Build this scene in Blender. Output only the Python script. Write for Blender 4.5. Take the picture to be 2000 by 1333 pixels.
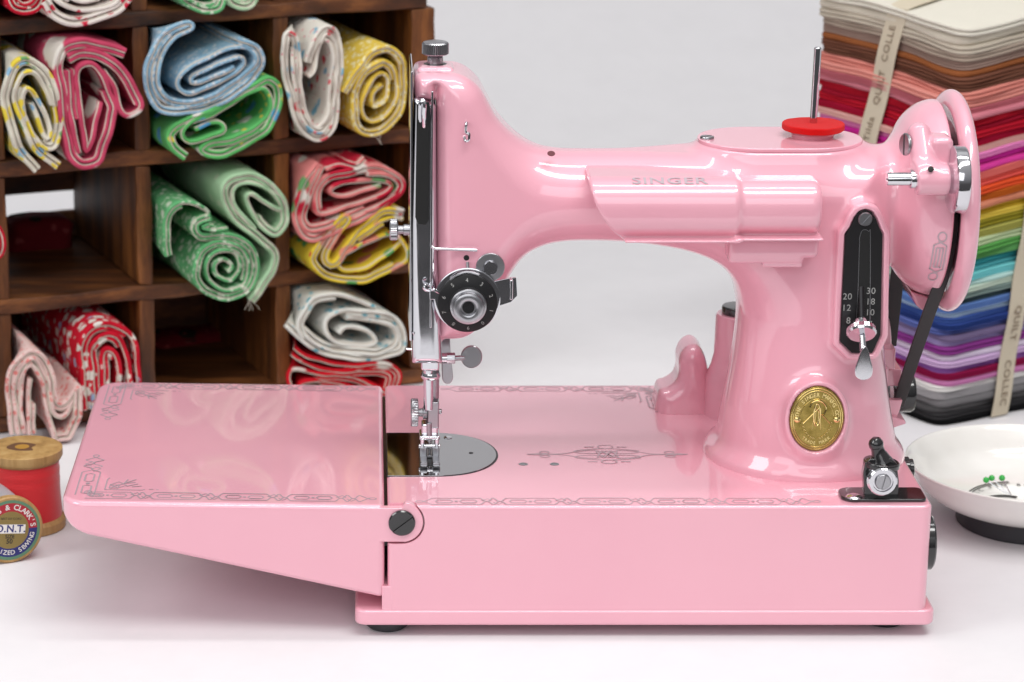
import bpy, bmesh, math, random
import numpy as np
from mathutils import Vector, Matrix
random.seed(7); np.random.seed(7)
for o in list(bpy.data.objects): bpy.data.objects.remove(o)
S = 0.01                      # geometry below is written in centimetres
R = math.radians
scn = bpy.context.scene
COL = scn.collection

# ------------------------------------------------------------------ camera
FPX, CX, CY = 5200.0, 717.0, 666.5
PITCH = math.atan(1516.5 / FPX)
CP, SP = math.cos(PITCH), math.sin(PITCH)
CAMY, CAMZ = -111.9, 46.6
cam = bpy.data.cameras.new('camera'); camo = bpy.data.objects.new('camera', cam); COL.objects.link(camo)
camo.location = (0, CAMY * S, CAMZ * S); camo.rotation_euler = (math.pi / 2 - PITCH, 0, 0)
cam.sensor_width = 36; cam.lens = 36 * FPX / 2000
cam.shift_x = (1000 - CX) / 2000
cam.clip_start = 0.05; cam.clip_end = 50
cam.dof.use_dof = True; cam.dof.focus_distance = 1.225; cam.dof.aperture_fstop = 13
scn.camera = camo

# ------------------------------------------------------------------ world + lamps (a bright indoor studio)
w = bpy.data.worlds.new('World'); scn.world = w; w.use_nodes = True
nt = w.node_tree; bg = nt.nodes['Background']
tc = nt.nodes.new('ShaderNodeTexCoord'); sx = nt.nodes.new('ShaderNodeSeparateXYZ'); cr = nt.nodes.new('ShaderNodeValToRGB')
mp = nt.nodes.new('ShaderNodeMapRange'); mp.inputs[1].default_value = -1; mp.inputs[2].default_value = 1
nt.links.new(tc.outputs['Generated'], sx.inputs[0]); nt.links.new(sx.outputs['Z'], mp.inputs[0])
nt.links.new(mp.outputs[0], cr.inputs[0]); nt.links.new(cr.outputs[0], bg.inputs[0])
e = cr.color_ramp.elements
e[0].position = 0.0; e[0].color = (.10, .10, .105, 1)
e[1].position = 1.0; e[1].color = (1, 1, 1.0, 1)
n = cr.color_ramp.elements.new(.47); n.color = (.16, .155, .16, 1)
n = cr.color_ramp.elements.new(.60); n.color = (.45, .45, .47, 1)
bg.inputs[1].default_value = 0.52

def area(name, loc, target, sx_, sy_, power, col=(1, 1, 1)):
    l = bpy.data.lights.new(name, 'AREA'); l.shape = 'RECTANGLE'; l.size = sx_ * S; l.size_y = sy_ * S
    l.energy = power; l.color = col
    o = bpy.data.objects.new(name, l); COL.objects.link(o); o.location = Vector(loc) * S
    d = Vector(target) - Vector(loc); o.rotation_euler = d.to_track_quat('-Z', 'Y').to_euler()
    return o
area('key_softbox', (40, -60, 150), (8, 6, 5), 130, 26, 13.5, (1, .99, .97))
area('left_shelf_fill', (-110, -50, 95), (-22, 28, 8), 60, 60, 6.5, (1, .99, .98))  # added fill, aimed at the shelf to brighten the fabric rolls
area('strip_light', (10, 10, 170), (10, 10, 0), 160, 14, 7.5)
area('backdrop_light', (60, 60, 150), (40, 150, 20), 120, 60, 0.6)
area('front_fill', (-30, -170, 95), (8, 0, 8), 200, 90, 9.5, (.97, .98, 1))  # added unseen fill from the camera side, brightens the front faces

vs = scn.view_settings
vs.view_transform = 'Standard'; vs.look = 'None'; vs.exposure = 0.06; vs.gamma = 1; vs.use_curve_mapping = False
scn.render.engine = 'CYCLES'

# ------------------------------------------------------------------ projection helpers (photo measurements -> centimetres)
def ray(px, py):
    a = (py - CY) / FPX; b = (px - CX) / FPX
    return b, CP - a * SP, -(SP + a * CP)
def W(px, py, Y):             # point on the vertical plane at depth Y -> (x, z)
    dx, dy, dz = ray(px, py); t = (Y - CAMY) / dy
    return dx * t, CAMZ + dz * t
def W3(px, py, Y):
    x, z = W(px, py, Y); return (x, Y, z)
def D(px, py, Z):             # point on the horizontal plane at height Z -> (x, y)
    dx, dy, dz = ray(px, py); t = (Z - CAMZ) / dz
    return dx * t, CAMY + dy * t
def PL(px, py, q, nrm):       # point on a vertical plane through q with normal nrm
    dx, dy, dz = ray(px, py)
    t = ((q[0]) * nrm[0] + (q[1] - CAMY) * nrm[1]) / (dx * nrm[0] + dy * nrm[1])
    return np.array([dx * t, CAMY + dy * t, CAMZ + dz * t])

# ------------------------------------------------------------------ materials
def mat(name, col, rough=.5, metal=0, coat=0, spec=.5, sheen=0, coatr=.03):
    m = bpy.data.materials.new(name); m.use_nodes = True
    b = m.node_tree.nodes['Principled BSDF']
    b.inputs['Base Color'].default_value = (*col, 1); b.inputs['Roughness'].default_value = rough
    b.inputs['Metallic'].default_value = metal; b.inputs['Coat Weight'].default_value = coat
    b.inputs['Coat Roughness'].default_value = coatr; b.inputs['Specular IOR Level'].default_value = spec
    b.inputs['Sheen Weight'].default_value = sheen
    return m
def nodes(m): return m.node_tree.nodes, m.node_tree.links, m.node_tree.nodes['Principled BSDF']
def texco(m, scale=(1, 1, 1), rot=(0, 0, 0)):
    N, L, b = nodes(m); t = N.new('ShaderNodeTexCoord'); p = N.new('ShaderNodeMapping')
    p.inputs['Scale'].default_value = scale; p.inputs['Rotation'].default_value = rot
    L.new(t.outputs['Object'], p.inputs[0]); return p.outputs[0]
def noise(m, vec, scale, detail=3, rough=.5):
    N, L, b = nodes(m); n = N.new('ShaderNodeTexNoise'); L.new(vec, n.inputs['Vector'])
    n.inputs['Scale'].default_value = scale; n.inputs['Detail'].default_value = detail; n.inputs['Roughness'].default_value = rough
    return n.outputs['Fac']
def ramp(m, fac, stops, const=False):
    N, L, b = nodes(m); r = N.new('ShaderNodeValToRGB'); L.new(fac, r.inputs[0])
    e = r.color_ramp.elements
    if const: r.color_ramp.interpolation = 'CONSTANT'
    e[0].position, e[0].color = stops[0][0], (*stops[0][1], 1)
    e[1].position, e[1].color = stops[1][0], (*stops[1][1], 1)
    for p, c in stops[2:]:
        k = e.new(p); k.color = (*c, 1)
    return r.outputs[0]
def bump(m, fac, strength=.3, dist=.0005):
    N, L, b = nodes(m); n = N.new('ShaderNodeBump'); n.inputs['Strength'].default_value = strength
    n.inputs['Distance'].default_value = dist; L.new(fac, n.inputs['Height']); L.new(n.outputs[0], b.inputs['Normal'])
def mixc(m, fac, a, bcol):
    N, L, b = nodes(m); n = N.new('ShaderNodeMix'); n.data_type = 'RGBA'
    if hasattr(fac, 'links'): L.new(fac, n.inputs[0])
    else: n.inputs[0].default_value = fac
    for i, v in ((6, a), (7, bcol)):
        if hasattr(v, 'links'): L.new(v, n.inputs[i])
        else: n.inputs[i].default_value = (*v, 1)
    return n.outputs[2]

PINK = mat('pink_enamel', (.84, .40, .48), .32, 0, 1.0, .5); PINK.node_tree.nodes['Principled BSDF'].inputs['Coat IOR'].default_value = 1.62
v = texco(PINK); bump(PINK, noise(PINK, v, 70, 5, .62), .03, .0006)
N_, L_, b_ = nodes(PINK)
L_.new(ramp(PINK, noise(PINK, v, 35, 5, .7), [(.35, (.015,) * 3), (.75, (.075,) * 3)]), b_.inputs['Coat Roughness'])
L_.new(ramp(PINK, noise(PINK, v, 14, 3), [(.3, (.815, .385, .475)), (.7, (.84, .41, .495))]), b_.inputs['Base Color'])
DECAL = mat('silver_decal', (.50, .37, .41), .6)
DECALD = mat('grey_decal', (.36, .28, .31), .6)
CHROME = mat('chrome', (.66, .66, .69), .06, 1)
PLATEM = mat('polished_plate', (.48, .48, .49), .05, 1)
v = texco(CHROME); N_, L_, b_ = nodes(CHROME)
L_.new(ramp(CHROME, noise(CHROME, v, 60, 3), [(.35, (.04,) * 3), (.75, (.13,) * 3)]), b_.inputs['Roughness'])
STEEL = mat('worn_steel', (.42, .42, .44), .28, 1)
v = texco(STEEL); bump(STEEL, noise(STEEL, v, 500, 3), .08, .0003)
BRASS = mat('brass', (.50, .36, .10), .27, 1)
v = texco(BRASS); bump(BRASS, noise(BRASS, v, 700, 4), .12, .0003)
N_, L_, b_ = nodes(BRASS); L_.new(ramp(BRASS, noise(BRASS, v, 200, 4), [(.3, (.26, .19, .045)), (.7, (.50, .37, .11))]), b_.inputs['Base Color'])
BRASSHI = mat('polished_brass', (.85, .66, .28), .15, 1)
BLACK = mat('black_enamel', (.012, .012, .013), .18, 0, .6)
BLKMET = mat('blackened_steel', (.035, .034, .036), .32, .7)
RUBBER = mat('rubber', (.035, .037, .042), .6)
BELT = mat('belt_rubber', (.022, .021, .022), .55)
ENGRAVE = mat('engraved_paint', (.34, .34, .33), .5)
FELT = mat('red_felt', (.66, .003, .004), .95, 0, 0, .1, .12)
v = texco(FELT); bump(FELT, noise(FELT, v, 1800, 4, .7), .9, .0008)
TABLE = mat('white_table', (.80, .78, .80), .5, 0, 0, .35)
v = texco(TABLE); N_, L_, b_ = nodes(TABLE)
L_.new(ramp(TABLE, noise(TABLE, v, 30, 6, .7), [(.25, (.735, .722, .74)), (.6, (.765, .752, .77))]), b_.inputs['Base Color'])
bump(TABLE, noise(TABLE, v, 420, 4), .05, .0004)
WALL = mat('backdrop_paper', (.66, .65, .67), .8)
v = texco(WALL); bump(WALL, noise(WALL, v, 120, 4), .04, .0005)
ENAMELW = mat('white_enamel', (.86, .84, .80), .2, 0, .7)
v = texco(ENAMELW); N_, L_, b_ = nodes(ENAMELW)
L_.new(ramp(ENAMELW, noise(ENAMELW, v, 45, 4), [(.3, (.82, .80, .76)), (.7, (.88, .865, .83))]), b_.inputs['Base Color'])
PINGREEN = mat('green_pin_head', (.04, .42, .07), .25)
PRINTBLK = mat('black_print', (.02, .02, .02), .4)
def wood(name, c0, c1, c2, sc=(14, 160, 160), rough=.55):
    m = mat(name, c1, rough); v = texco(m, sc); N, L, b = nodes(m)
    f = noise(m, v, 1.0, 6, .65); L.new(ramp(m, f, [(.3, c0), (.5, c1), (.72, c2)]), b.inputs['Base Color'])
    bump(m, f, .5, .001); return m
SHELFW = wood('dark_walnut_stain', (.018, .006, .002), (.085, .026, .006), (.26, .092, .022), (9, 60, 90))
SHELFV = wood('dark_walnut_stain_upright', (.020, .007, .002), (.10, .031, .006), (.32, .115, .026), (70, 60, 9))
SPOOLW = wood('birch_spool', (.27, .15, .05), (.42, .25, .09), (.52, .34, .14), (160, 160, 20), .5)
STAMP = mat('brown_ink', (.13, .06, .03), .6)
GOLDP = mat('gold_label', (.30, .23, .08), .35, .6)
REDP = mat('red_label', (.38, .015, .03), .5)
BLUEP = mat('blue_label', (.018, .022, .15), .5)
GREENP = mat('green_label', (.10, .22, .13), .5)
PAPERW = mat('white_label_print', (.75, .74, .70), .6)
def thread(name, col, ax=2):
    m = mat(name, col, .45, 0, 0, .4, .4); v = texco(m); N, L, b = nodes(m)
    wv = N.new('ShaderNodeTexWave'); wv.bands_direction = 'XYZ'[ax]; wv.inputs['Scale'].default_value = 420
    wv.inputs['Distortion'].default_value = .6; L.new(v, wv.inputs['Vector']); bump(m, wv.outputs['Fac'], .35, .0004); return m
REDTHR = thread('red_thread', (.62, .008, .014)); GRYTHR = thread('grey_thread', (.30, .30, .33), 0)

def weave(m, v):
    N, L, b = nodes(m)
    a = N.new('ShaderNodeTexWave'); a.bands_direction = 'X'; a.inputs['Scale'].default_value = 700; L.new(v, a.inputs['Vector'])
    c = N.new('ShaderNodeTexWave'); c.bands_direction = 'Z'; c.inputs['Scale'].default_value = 700; L.new(v, c.inputs['Vector'])
    q = N.new('ShaderNodeMath'); q.operation = 'ADD'; L.new(a.outputs['Fac'], q.inputs[0]); L.new(c.outputs['Fac'], q.inputs[1])
    n = noise(m, v, 75, 6, .65); q2 = N.new('ShaderNodeMath'); q2.operation = 'MULTIPLY_ADD'; L.new(n, q2.inputs[0]); q2.inputs[1].default_value = 5
    L.new(q.outputs[0], q2.inputs[2]); bump(m, q2.outputs[0], .5, .0006)
def fabric(name, base, spots=(), scale=90, size=.35, wash=None):
    """cotton print: base colour with scattered voronoi motifs; spots = list of (colour, scale multiplier, size)"""
    m = mat(name, base, .9, 0, 0, .15, 0); v = texco(m); N, L, b = nodes(m)
    nd = N.new('ShaderNodeTexNoise'); nd.inputs['Scale'].default_value = scale * 2.2; L.new(v, nd.inputs['Vector'])
    ad = N.new('ShaderNodeVectorMath'); ad.operation = 'MULTIPLY_ADD'; L.new(nd.outputs['Color'], ad.inputs[0])
    ad.inputs[1].default_value = (.006,) * 3; L.new(v, ad.inputs[2])
    cur = base
    for i, (c, k, sz) in enumerate(spots):
        vo = N.new('ShaderNodeTexVoronoi'); vo.inputs['Scale'].default_value = scale * k * 1.35
        mpn = N.new('ShaderNodeMapping'); mpn.inputs['Location'].default_value = (i * .37, i * .11, i * .53)
        L.new(ad.outputs[0], mpn.inputs[0]); L.new(mpn.outputs[0], vo.inputs['Vector'])
        f = ramp(m, vo.outputs['Distance'], [(0, (1, 1, 1)), (sz, (1, 1, 1)), (sz + .06, (0, 0, 0))])
        cur = mixc(m, f, cur, c)
    if spots: L.new(cur, b.inputs['Base Color'])
    weave(m, v); return m
CREAM = fabric('cream_cotton_back', (.70, .64, .54))

# ------------------------------------------------------------------ mesh helpers
def thing(name, label, cat, loc=(0, 0, 0), group=None):
    o = bpy.data.objects.new(name, None); COL.objects.link(o); o.empty_display_size = .02
    o.location = Vector(loc) * S; o['label'] = label; o['category'] = cat
    if group: o['group'] = group
    return o
def tag(o, label=None, cat=None, group=None, kind=None):
    for k, v in (('label', label), ('category', cat), ('group', group), ('kind', kind)):
        if v: o[k] = v
    return o
def wloc(p):
    v = Vector((0, 0, 0))
    while p: v += p.location; p = p.parent
    return v
def finish(name, bm, mats, parent=None, origin=None, sharp=35, wn=True):
    me = bpy.data.meshes.new(name); bm.normal_update()
    off = wloc(parent) / S if parent else Vector((0, 0, 0))
    og = Vector(origin) if origin is not None else off
    for v in bm.verts: v.co = (v.co - og) * S
    for f in bm.faces: f.smooth = True
    bm.to_mesh(me); bm.free()
    for m in (mats if isinstance(mats, (list, tuple)) else [mats]): me.materials.append(m)
    if sharp: me.set_sharp_from_angle(angle=R(sharp))
    o = bpy.data.objects.new(name, me); COL.objects.link(o)
    if parent: o.parent = parent
    o.location = (og - off) * S if parent else og * S
    if wn:
        md = o.modifiers.new('wn', 'WEIGHTED_NORMAL'); md.keep_sharp = True
    return o
def bevel(bm, wd, seg=3, ang=40, geom=None):
    bm.normal_update()
    es = [e for e in (geom or bm.edges) if len(e.link_faces) == 2 and e.calc_face_angle(0) > R(ang)]
    if es: bmesh.ops.bevel(bm, geom=es, offset=wd, segments=seg, profile=.5, affect='EDGES', clamp_overlap=True)
def addfaces(bm, vs, fs, mi=0):
    b = [bm.verts.new(v) for v in vs]
    for f in fs:
        try: bm.faces.new([b[i] for i in f]).material_index = mi
        except ValueError: pass
def merge(bm, other, mi=0):
    other.verts.ensure_lookup_table(); other.verts.index_update()
    addfaces(bm, [v.co.copy() for v in other.verts], [[v.index for v in f.verts] for f in other.faces], mi); other.free()
def box(bm, lo, hi, bv=0, seg=3, mi=0, rot=None, piv=None):
    t = bmesh.new(); bmesh.ops.create_cube(t, size=1)
    for v in t.verts: v.co = Vector([lo[i] + (v.co[i] + .5) * (hi[i] - lo[i]) for i in range(3)])
    if bv: bevel(t, bv, seg)
    if rot is not None:
        p = Vector(piv if piv is not None else [(lo[i] + hi[i]) / 2 for i in range(3)])
        for v in t.verts: v.co = rot @ (v.co - p) + p
    merge(bm, t, mi)
def frame(axis):
    a = Vector(axis).normalized(); u = a.orthogonal().normalized()
    if abs(a.z) < .9: u = Vector((0, 0, 1)) - a * a.z; u.normalize()
    else: u = Vector((1, 0, 0)) - a * a.x; u.normalize()
    return a, u, a.cross(u)
def lathe(bm, prof, c, axis=(0, 0, 1), n=48, mi=0, knurl=0, ks=(0, 1e9), sx_=1):
    """prof: list of (distance along axis, radius) from the point c"""
    a, u, w_ = frame(axis); c = Vector(c); rings = []
    for (h, r) in prof:
        if r <= 1e-5: rings.append([bm.verts.new(c + a * h)]); continue
        ring = []
        for i in range(n):
            t = 2 * math.pi * i / n; rr = r
            if knurl and ks[0] <= h <= ks[1]: rr = r * (1 - knurl * (i % 2))
            ring.append(bm.verts.new(c + a * h + u * math.cos(t) * rr * sx_ + w_ * math.sin(t) * rr))
        rings.append(ring)
    for k in range(len(rings) - 1):
        A, B = rings[k], rings[k + 1]
        if len(A) == 1 and len(B) == 1: continue
        for i in range(n):
            j = (i + 1) % n
            if len(A) == 1: f = bm.faces.new((A[0], B[j], B[i]))
            elif len(B) == 1: f = bm.faces.new((A[i], A[j], B[0]))
            else: f = bm.faces.new((A[i], A[j], B[j], B[i]))
            f.material_index = mi
    if len(rings[0]) > 1: bm.faces.new(rings[0][::-1]).material_index = mi
    if len(rings[-1]) > 1: bm.faces.new(rings[-1]).material_index = mi
def rcyl(h0, h1, r, b=.05, k=3):
    """profile of a cylinder with rounded rims"""
    p = [(h0, 0)]
    for i in range(k + 1):
        t = math.pi / 2 * i / k; p.append((h0 + b * (1 - math.cos(t)), r - b + b * math.sin(t)))
    for i in range(k + 1):
        t = math.pi / 2 * (1 - i / k); p.append((h1 - b * (1 - math.cos(t)), r - b + b * math.sin(t)))
    p.append((h1, 0)); return p
def cyl(bm, p0, p1, r, b=.04, n=32, mi=0, knurl=0):
    p0, p1 = Vector(p0), Vector(p1); L = (p1 - p0).length
    lathe(bm, rcyl(0, L, r, min(b, r * .5, L * .4)), p0, p1 - p0, n, mi, knurl, (b * .9, L - b * .9))
def tube(bm, pts, r, n=10, mi=0, flat=None):
    pts = [Vector(p) for p in pts]; rings = []; up = None
    for i, p in enumerate(pts):
        d = (pts[min(i + 1, len(pts) - 1)] - pts[max(i - 1, 0)]).normalized()
        if up is None: up = d.orthogonal().normalized()
        up = (up - d * up.dot(d)).normalized(); s = d.cross(up)
        rr = r[i] if isinstance(r, (list, tuple)) else r
        rings.append([bm.verts.new(p + (up * math.cos(2 * math.pi * k / n) + s * math.sin(2 * math.pi * k / n)) * rr) for k in range(n)])
    for a, b in zip(rings, rings[1:]):
        for k in range(n): bm.faces.new((a[k], a[(k + 1) % n], b[(k + 1) % n], b[k])).material_index = mi
    bm.faces.new(rings[0][::-1]).material_index = mi; bm.faces.new(rings[-1]).material_index = mi
def prism(bm, poly, y0, y1, bv=0, seg=3, mi=0, ang=40):
    """poly in (x, z), extruded along y"""
    t = bmesh.new(); a = [t.verts.new((x, y0, z)) for x, z in poly]; b = [t.verts.new((x, y1, z)) for x, z in poly]
    n = len(poly); t.faces.new(a); t.faces.new(b[::-1])
    for i in range(n): t.faces.new((a[i], b[i], b[(i + 1) % n], a[(i + 1) % n]))
    bmesh.ops.recalc_face_normals(t, faces=t.faces)
    if bv: bevel(t, bv, seg, ang)
    merge(bm, t, mi)
def catmull(pts, k=8, closed=False):
    P = np.array(pts, float); n = len(P); out = []
    rng = range(n if closed else n - 1)
    for i in rng:
        if closed: p0, p1, p2, p3 = P[(i - 1) % n], P[i], P[(i + 1) % n], P[(i + 2) % n]
        else: p0, p1, p2, p3 = P[max(i - 1, 0)], P[i], P[i + 1], P[min(i + 2, n - 1)]
        for j in range(k):
            t = j / k
            out.append(.5 * ((2 * p1) + (-p0 + p2) * t + (2 * p0 - 5 * p1 + 4 * p2 - p3) * t * t + (-p0 + 3 * p1 - 3 * p2 + p3) * t ** 3))
    if not closed: out.append(P[-1])
    return np.array(out)
def strokes(bm, lines, wd, fn, mi=0, lift=(0, 0, 0)):
    """flat ribbons along 2D polylines, mapped to the surface by fn(u, v)"""
    for li, ln in enumerate(lines):
        P = np.array(ln, float); lf_ = Vector(lift) * (li % 17)
        if len(P) < 2: continue
        T = np.gradient(P, axis=0); T /= np.maximum(np.linalg.norm(T, axis=1, keepdims=True), 1e-9)
        Nn = np.stack([-T[:, 1], T[:, 0]], 1) * wd / 2
        a = [bm.verts.new(Vector(fn(*p)) + lf_) for p in P + Nn]; b = [bm.verts.new(Vector(fn(*p)) + lf_) for p in P - Nn]
        for i in range(len(P) - 1): bm.faces.new((a[i], b[i], b[i + 1], a[i + 1])).material_index = mi
def text2d(s, size=1.0, bold=0.0, spacing=1.0):
    cu = bpy.data.curves.new('t', 'FONT'); cu.body = s; cu.size = size; cu.offset = bold; cu.space_character = spacing
    cu.align_x = 'CENTER'; cu.align_y = 'CENTER'; cu.resolution_u = 3
    o = bpy.data.objects.new('t', cu); COL.objects.link(o); dg = bpy.context.evaluated_depsgraph_get()
    me = o.evaluated_get(dg).to_mesh(); V = [tuple(v.co) for v in me.vertices]; Fc = [list(p.vertices) for p in me.polygons]
    o.evaluated_get(dg).to_mesh_clear(); bpy.data.objects.remove(o); bpy.data.curves.remove(cu)
    return V, Fc
def text(bm, s, size, fn, bold=0, spacing=1, mi=0, sxx=1):
    V, Fc = text2d(s, size, bold, spacing); addfaces(bm, [fn(v[0] * sxx, v[1]) for v in V], Fc, mi)
def arctext(bm, s, size, rad, a0, a1, fn, bold=0, mi=0, flip=False):
    """letters spaced from angle a0 to a1 (degrees, 90 = top)"""
    for i, ch in enumerate(s):
        if ch == ' ': continue
        a = R(a0 + (a1 - a0) * i / max(len(s) - 1, 1)); V, Fc = text2d(ch, size, bold)
        ca, sa = math.cos(a), math.sin(a); k = -1 if flip else 1
        addfaces(bm, [fn(ca * (rad + v[1] * k) + sa * v[0] * k, sa * (rad + v[1] * k) - ca * v[0] * k) for v in V], Fc, mi)
def boolean(o, cutters):
    for c in cutters:
        md = o.modifiers.new('b', 'BOOLEAN'); md.operation = 'DIFFERENCE'; md.object = c; md.solver = 'EXACT'
        while o.modifiers[0] != md: o.modifiers.move(o.modifiers.find(md.name), 0)
    bpy.context.view_layer.update()
    for m_ in o.modifiers:
        if m_.type != 'BOOLEAN': m_.show_viewport = False
    dg = bpy.context.evaluated_depsgraph_get(); me = bpy.data.meshes.new_from_object(o.evaluated_get(dg))
    for m_ in list(o.modifiers):
        if m_.type == 'BOOLEAN': o.modifiers.remove(m_)
        else: m_.show_viewport = True
    nm = o.data.name; o.data = me; me.name = nm; me.set_sharp_from_angle(angle=R(35))
    for c in cutters: bpy.data.objects.remove(c)

# ---- signed-distance modelling for the cast body
def polysdf(poly):
    P = np.array(poly, np.float64)
    lo = P.min(0) - 1.6; hi = P.max(0) + 1.6; h = .05
    xs = np.arange(lo[0], hi[0] + h, h); ys = np.arange(lo[1], hi[1] + h, h)
    X, Y = np.meshgrid(xs, ys, indexing='ij'); d = np.full(X.shape, 1e9); ins = np.zeros(X.shape, bool)
    n = len(P)
    for i in range(n):
        a, b = P[i], P[(i + 1) % n]; e = b - a; L2 = (e ** 2).sum()
        if L2 < 1e-12: continue
        t = np.clip(((X - a[0]) * e[0] + (Y - a[1]) * e[1]) / L2, 0, 1)
        d = np.minimum(d, (X - a[0] - t * e[0]) ** 2 + (Y - a[1] - t * e[1]) ** 2)
        if abs(e[1]) > 1e-12:
            c = ((a[1] > Y) != (b[1] > Y)) & (X < e[0] * (Y - a[1]) / e[1] + a[0]); ins ^= c
    d = np.sqrt(d); d[ins] *= -1
    for _ in range(3):
        d[1:-1, 1:-1] = (d[1:-1, 1:-1] * 4 + d[:-2, 1:-1] + d[2:, 1:-1] + d[1:-1, :-2] + d[1:-1, 2:]) / 8
    def f(x, y):
        u = np.clip((x - lo[0]) / h, 0, len(xs) - 1.001); v = np.clip((y - lo[1]) / h, 0, len(ys) - 1.001)
        i = u.astype(int); j = v.astype(int); u = u - i; v = v - j
        ox = np.maximum(np.maximum(lo[0] - x, x - xs[-1]), 0); oy = np.maximum(np.maximum(lo[1] - y, y - ys[-1]), 0)
        return d[i, j] * (1 - u) * (1 - v) + d[i + 1, j] * u * (1 - v) + d[i, j + 1] * (1 - u) * v + d[i + 1, j + 1] * u * v + np.hypot(ox, oy)
    return f
def smin(a, b, k):
    h = np.maximum(k - np.abs(a - b), 0) / k; return np.minimum(a, b) - h * h * k * .25
def smax(a, b, k): return -smin(-a, -b, k)
def sbox(x, y, z, c, hf, r):
    qx, qy, qz = np.abs(x - c[0]) - hf[0] + r, np.abs(y - c[1]) - hf[1] + r, np.abs(z - c[2]) - hf[2] + r
    return np.sqrt(np.maximum(qx, 0) ** 2 + np.maximum(qy, 0) ** 2 + np.maximum(qz, 0) ** 2) + np.minimum(np.maximum(np.maximum(qx, qy), qz), 0) - r
def ext(d2, w_, hw, r):
    """extrusion of a 2D distance by half width hw with edge radius r"""
    q1 = d2 + r; q2 = np.abs(w_) - hw + r
    return np.minimum(np.maximum(q1, q2), 0) + np.hypot(np.maximum(q1, 0), np.maximum(q2, 0)) - r
def sstep(x, a, b):
    t = np.clip((x - a) / (b - a), 0, 1); return t * t * (3 - 2 * t)
def surfnet(f, lo, hi, h):
    ax = [np.arange(lo[i], hi[i] + h, h) for i in range(3)]
    G = np.meshgrid(*ax, indexing='ij'); Fv = f(*G); I = Fv < 0
    n0, n1, n2 = [len(a) - 1 for a in ax]
    cnt = np.zeros((n0, n1, n2)); acc = np.zeros((n0, n1, n2, 3))
    def sl(o): return tuple(slice(o[i], o[i] + (n0, n1, n2)[i]) for i in range(3))
    for axis in range(3):
        for o1 in (0, 1):
            for o2 in (0, 1):
                a = [0, 0, 0]; oth = [q for q in range(3) if q != axis]; a[oth[0]] = o1; a[oth[1]] = o2
                b = list(a); b[axis] = 1; A, B = Fv[sl(a)], Fv[sl(b)]; cross = (A < 0) != (B < 0)
                t = np.where(cross, A / np.where(cross, A - B, 1), 0)
                cnt += cross
                for q in range(3): acc[..., q] += np.where(cross, (a[q] + (t if q == axis else 0)), 0)
    act = cnt > 0; idx = -np.ones(act.shape, int); idx[act] = np.arange(act.sum())
    ijk = np.argwhere(act); V = (ijk + acc[act] / cnt[act][:, None]) * h + np.array([a[0] for a in ax])
    Fs = []
    for axis in range(3):
        o1, o2 = [(1, 2), (2, 0), (0, 1)][axis]
        s0 = [slice(None)] * 3; s1 = [slice(None)] * 3; s0[axis] = slice(0, -1); s1[axis] = slice(1, None)
        A, B = I[tuple(s0)], I[tuple(s1)]; E = np.argwhere(A != B)
        E = E[(E[:, o1] > 0) & (E[:, o2] > 0) & (E[:, o1] < (n0, n1, n2)[o1]) & (E[:, o2] < (n0, n1, n2)[o2])]
        ina = A[tuple(E.T)]
        def c(d1, d2):
            q = E.copy(); q[:, o1] -= d1; q[:, o2] -= d2; return idx[tuple(q.T)]
        Q = np.stack([c(1, 1), c(0, 1), c(0, 0), c(1, 0)], 1); Q[~ina] = Q[~ina][:, ::-1]; Fs.append(Q)
    Fs = np.concatenate(Fs)
    for _ in range(2):
        x, y, z = V.T; e = .02; v0 = f(x, y, z)
        g = np.stack([f(x + e, y, z) - f(x - e, y, z), f(x, y + e, z) - f(x, y - e, z), f(x, y, z + e) - f(x, y, z - e)], 1) / (2 * e)
        st = v0[:, None] * g / np.maximum((g ** 2).sum(1, keepdims=True), .25)
        V -= np.clip(st, -h * .5, h * .5)
    return V, Fs
def sdfobj(name, f, lo, hi, h, m, parent):
    V, Fs = surfnet(f, lo, hi, h); off = np.array(wloc(parent)) / S
    me = bpy.data.meshes.new(name); me.from_pydata(((V - off) * S).tolist(), [], Fs.tolist())
    me.polygons.foreach_set('use_smooth', [True] * len(me.polygons)); me.materials.append(m); me.update()
    o = bpy.data.objects.new(name, me); COL.objects.link(o); o.parent = parent; return o

# ================================================================== SETTING
bm = bmesh.new()                                     # table top and seamless backdrop
prof = [(-38, 0), (80, 0)] 
for i in range(0, 13):
    t = math.pi / 2 * i / 12; prof.append((80 + 90 * math.sin(t), 90 - 90 * math.cos(t)))
prof += [(170, 230)]
rows = []
for (y, z) in prof[:2]:
    rows.append([bm.verts.new((x, y, z - .0)) for x in (-260, 300)])
bm.faces.new((rows[0][0], rows[0][1], rows[1][1], rows[1][0]))
finish('table_surface', bm, TABLE, wn=False).__setitem__('kind', 'structure')
bm = bmesh.new(); rows = []
for (y, z) in prof[1:]:
    rows.append([bm.verts.new((x, y, z)) for x in (-260, 300)])
for a, b in zip(rows, rows[1:]): bm.faces.new((a[0], a[1], b[1], b[0]))
finish('backdrop', bm, TABLE, wn=False, sharp=None).__setitem__('kind', 'structure')

# ================================================================== SEWING MACHINE
ZT = 6.3; YB = 18.3; YC = 7.7
mach = thing('sewing_machine', 'glossy pink portable sewing machine with chrome fittings on the white table', 'sewing machine', (12, 9, 0))
xb0 = W(757, 1000, 0)[0]; xb1 = W(1823, 1000, 0)[0]; xf0 = W(693, 1200, 0)[0]; xf1 = W(1827, 1200, 0)[0]
zf0 = W(700, 1222, 0)[1]
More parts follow.
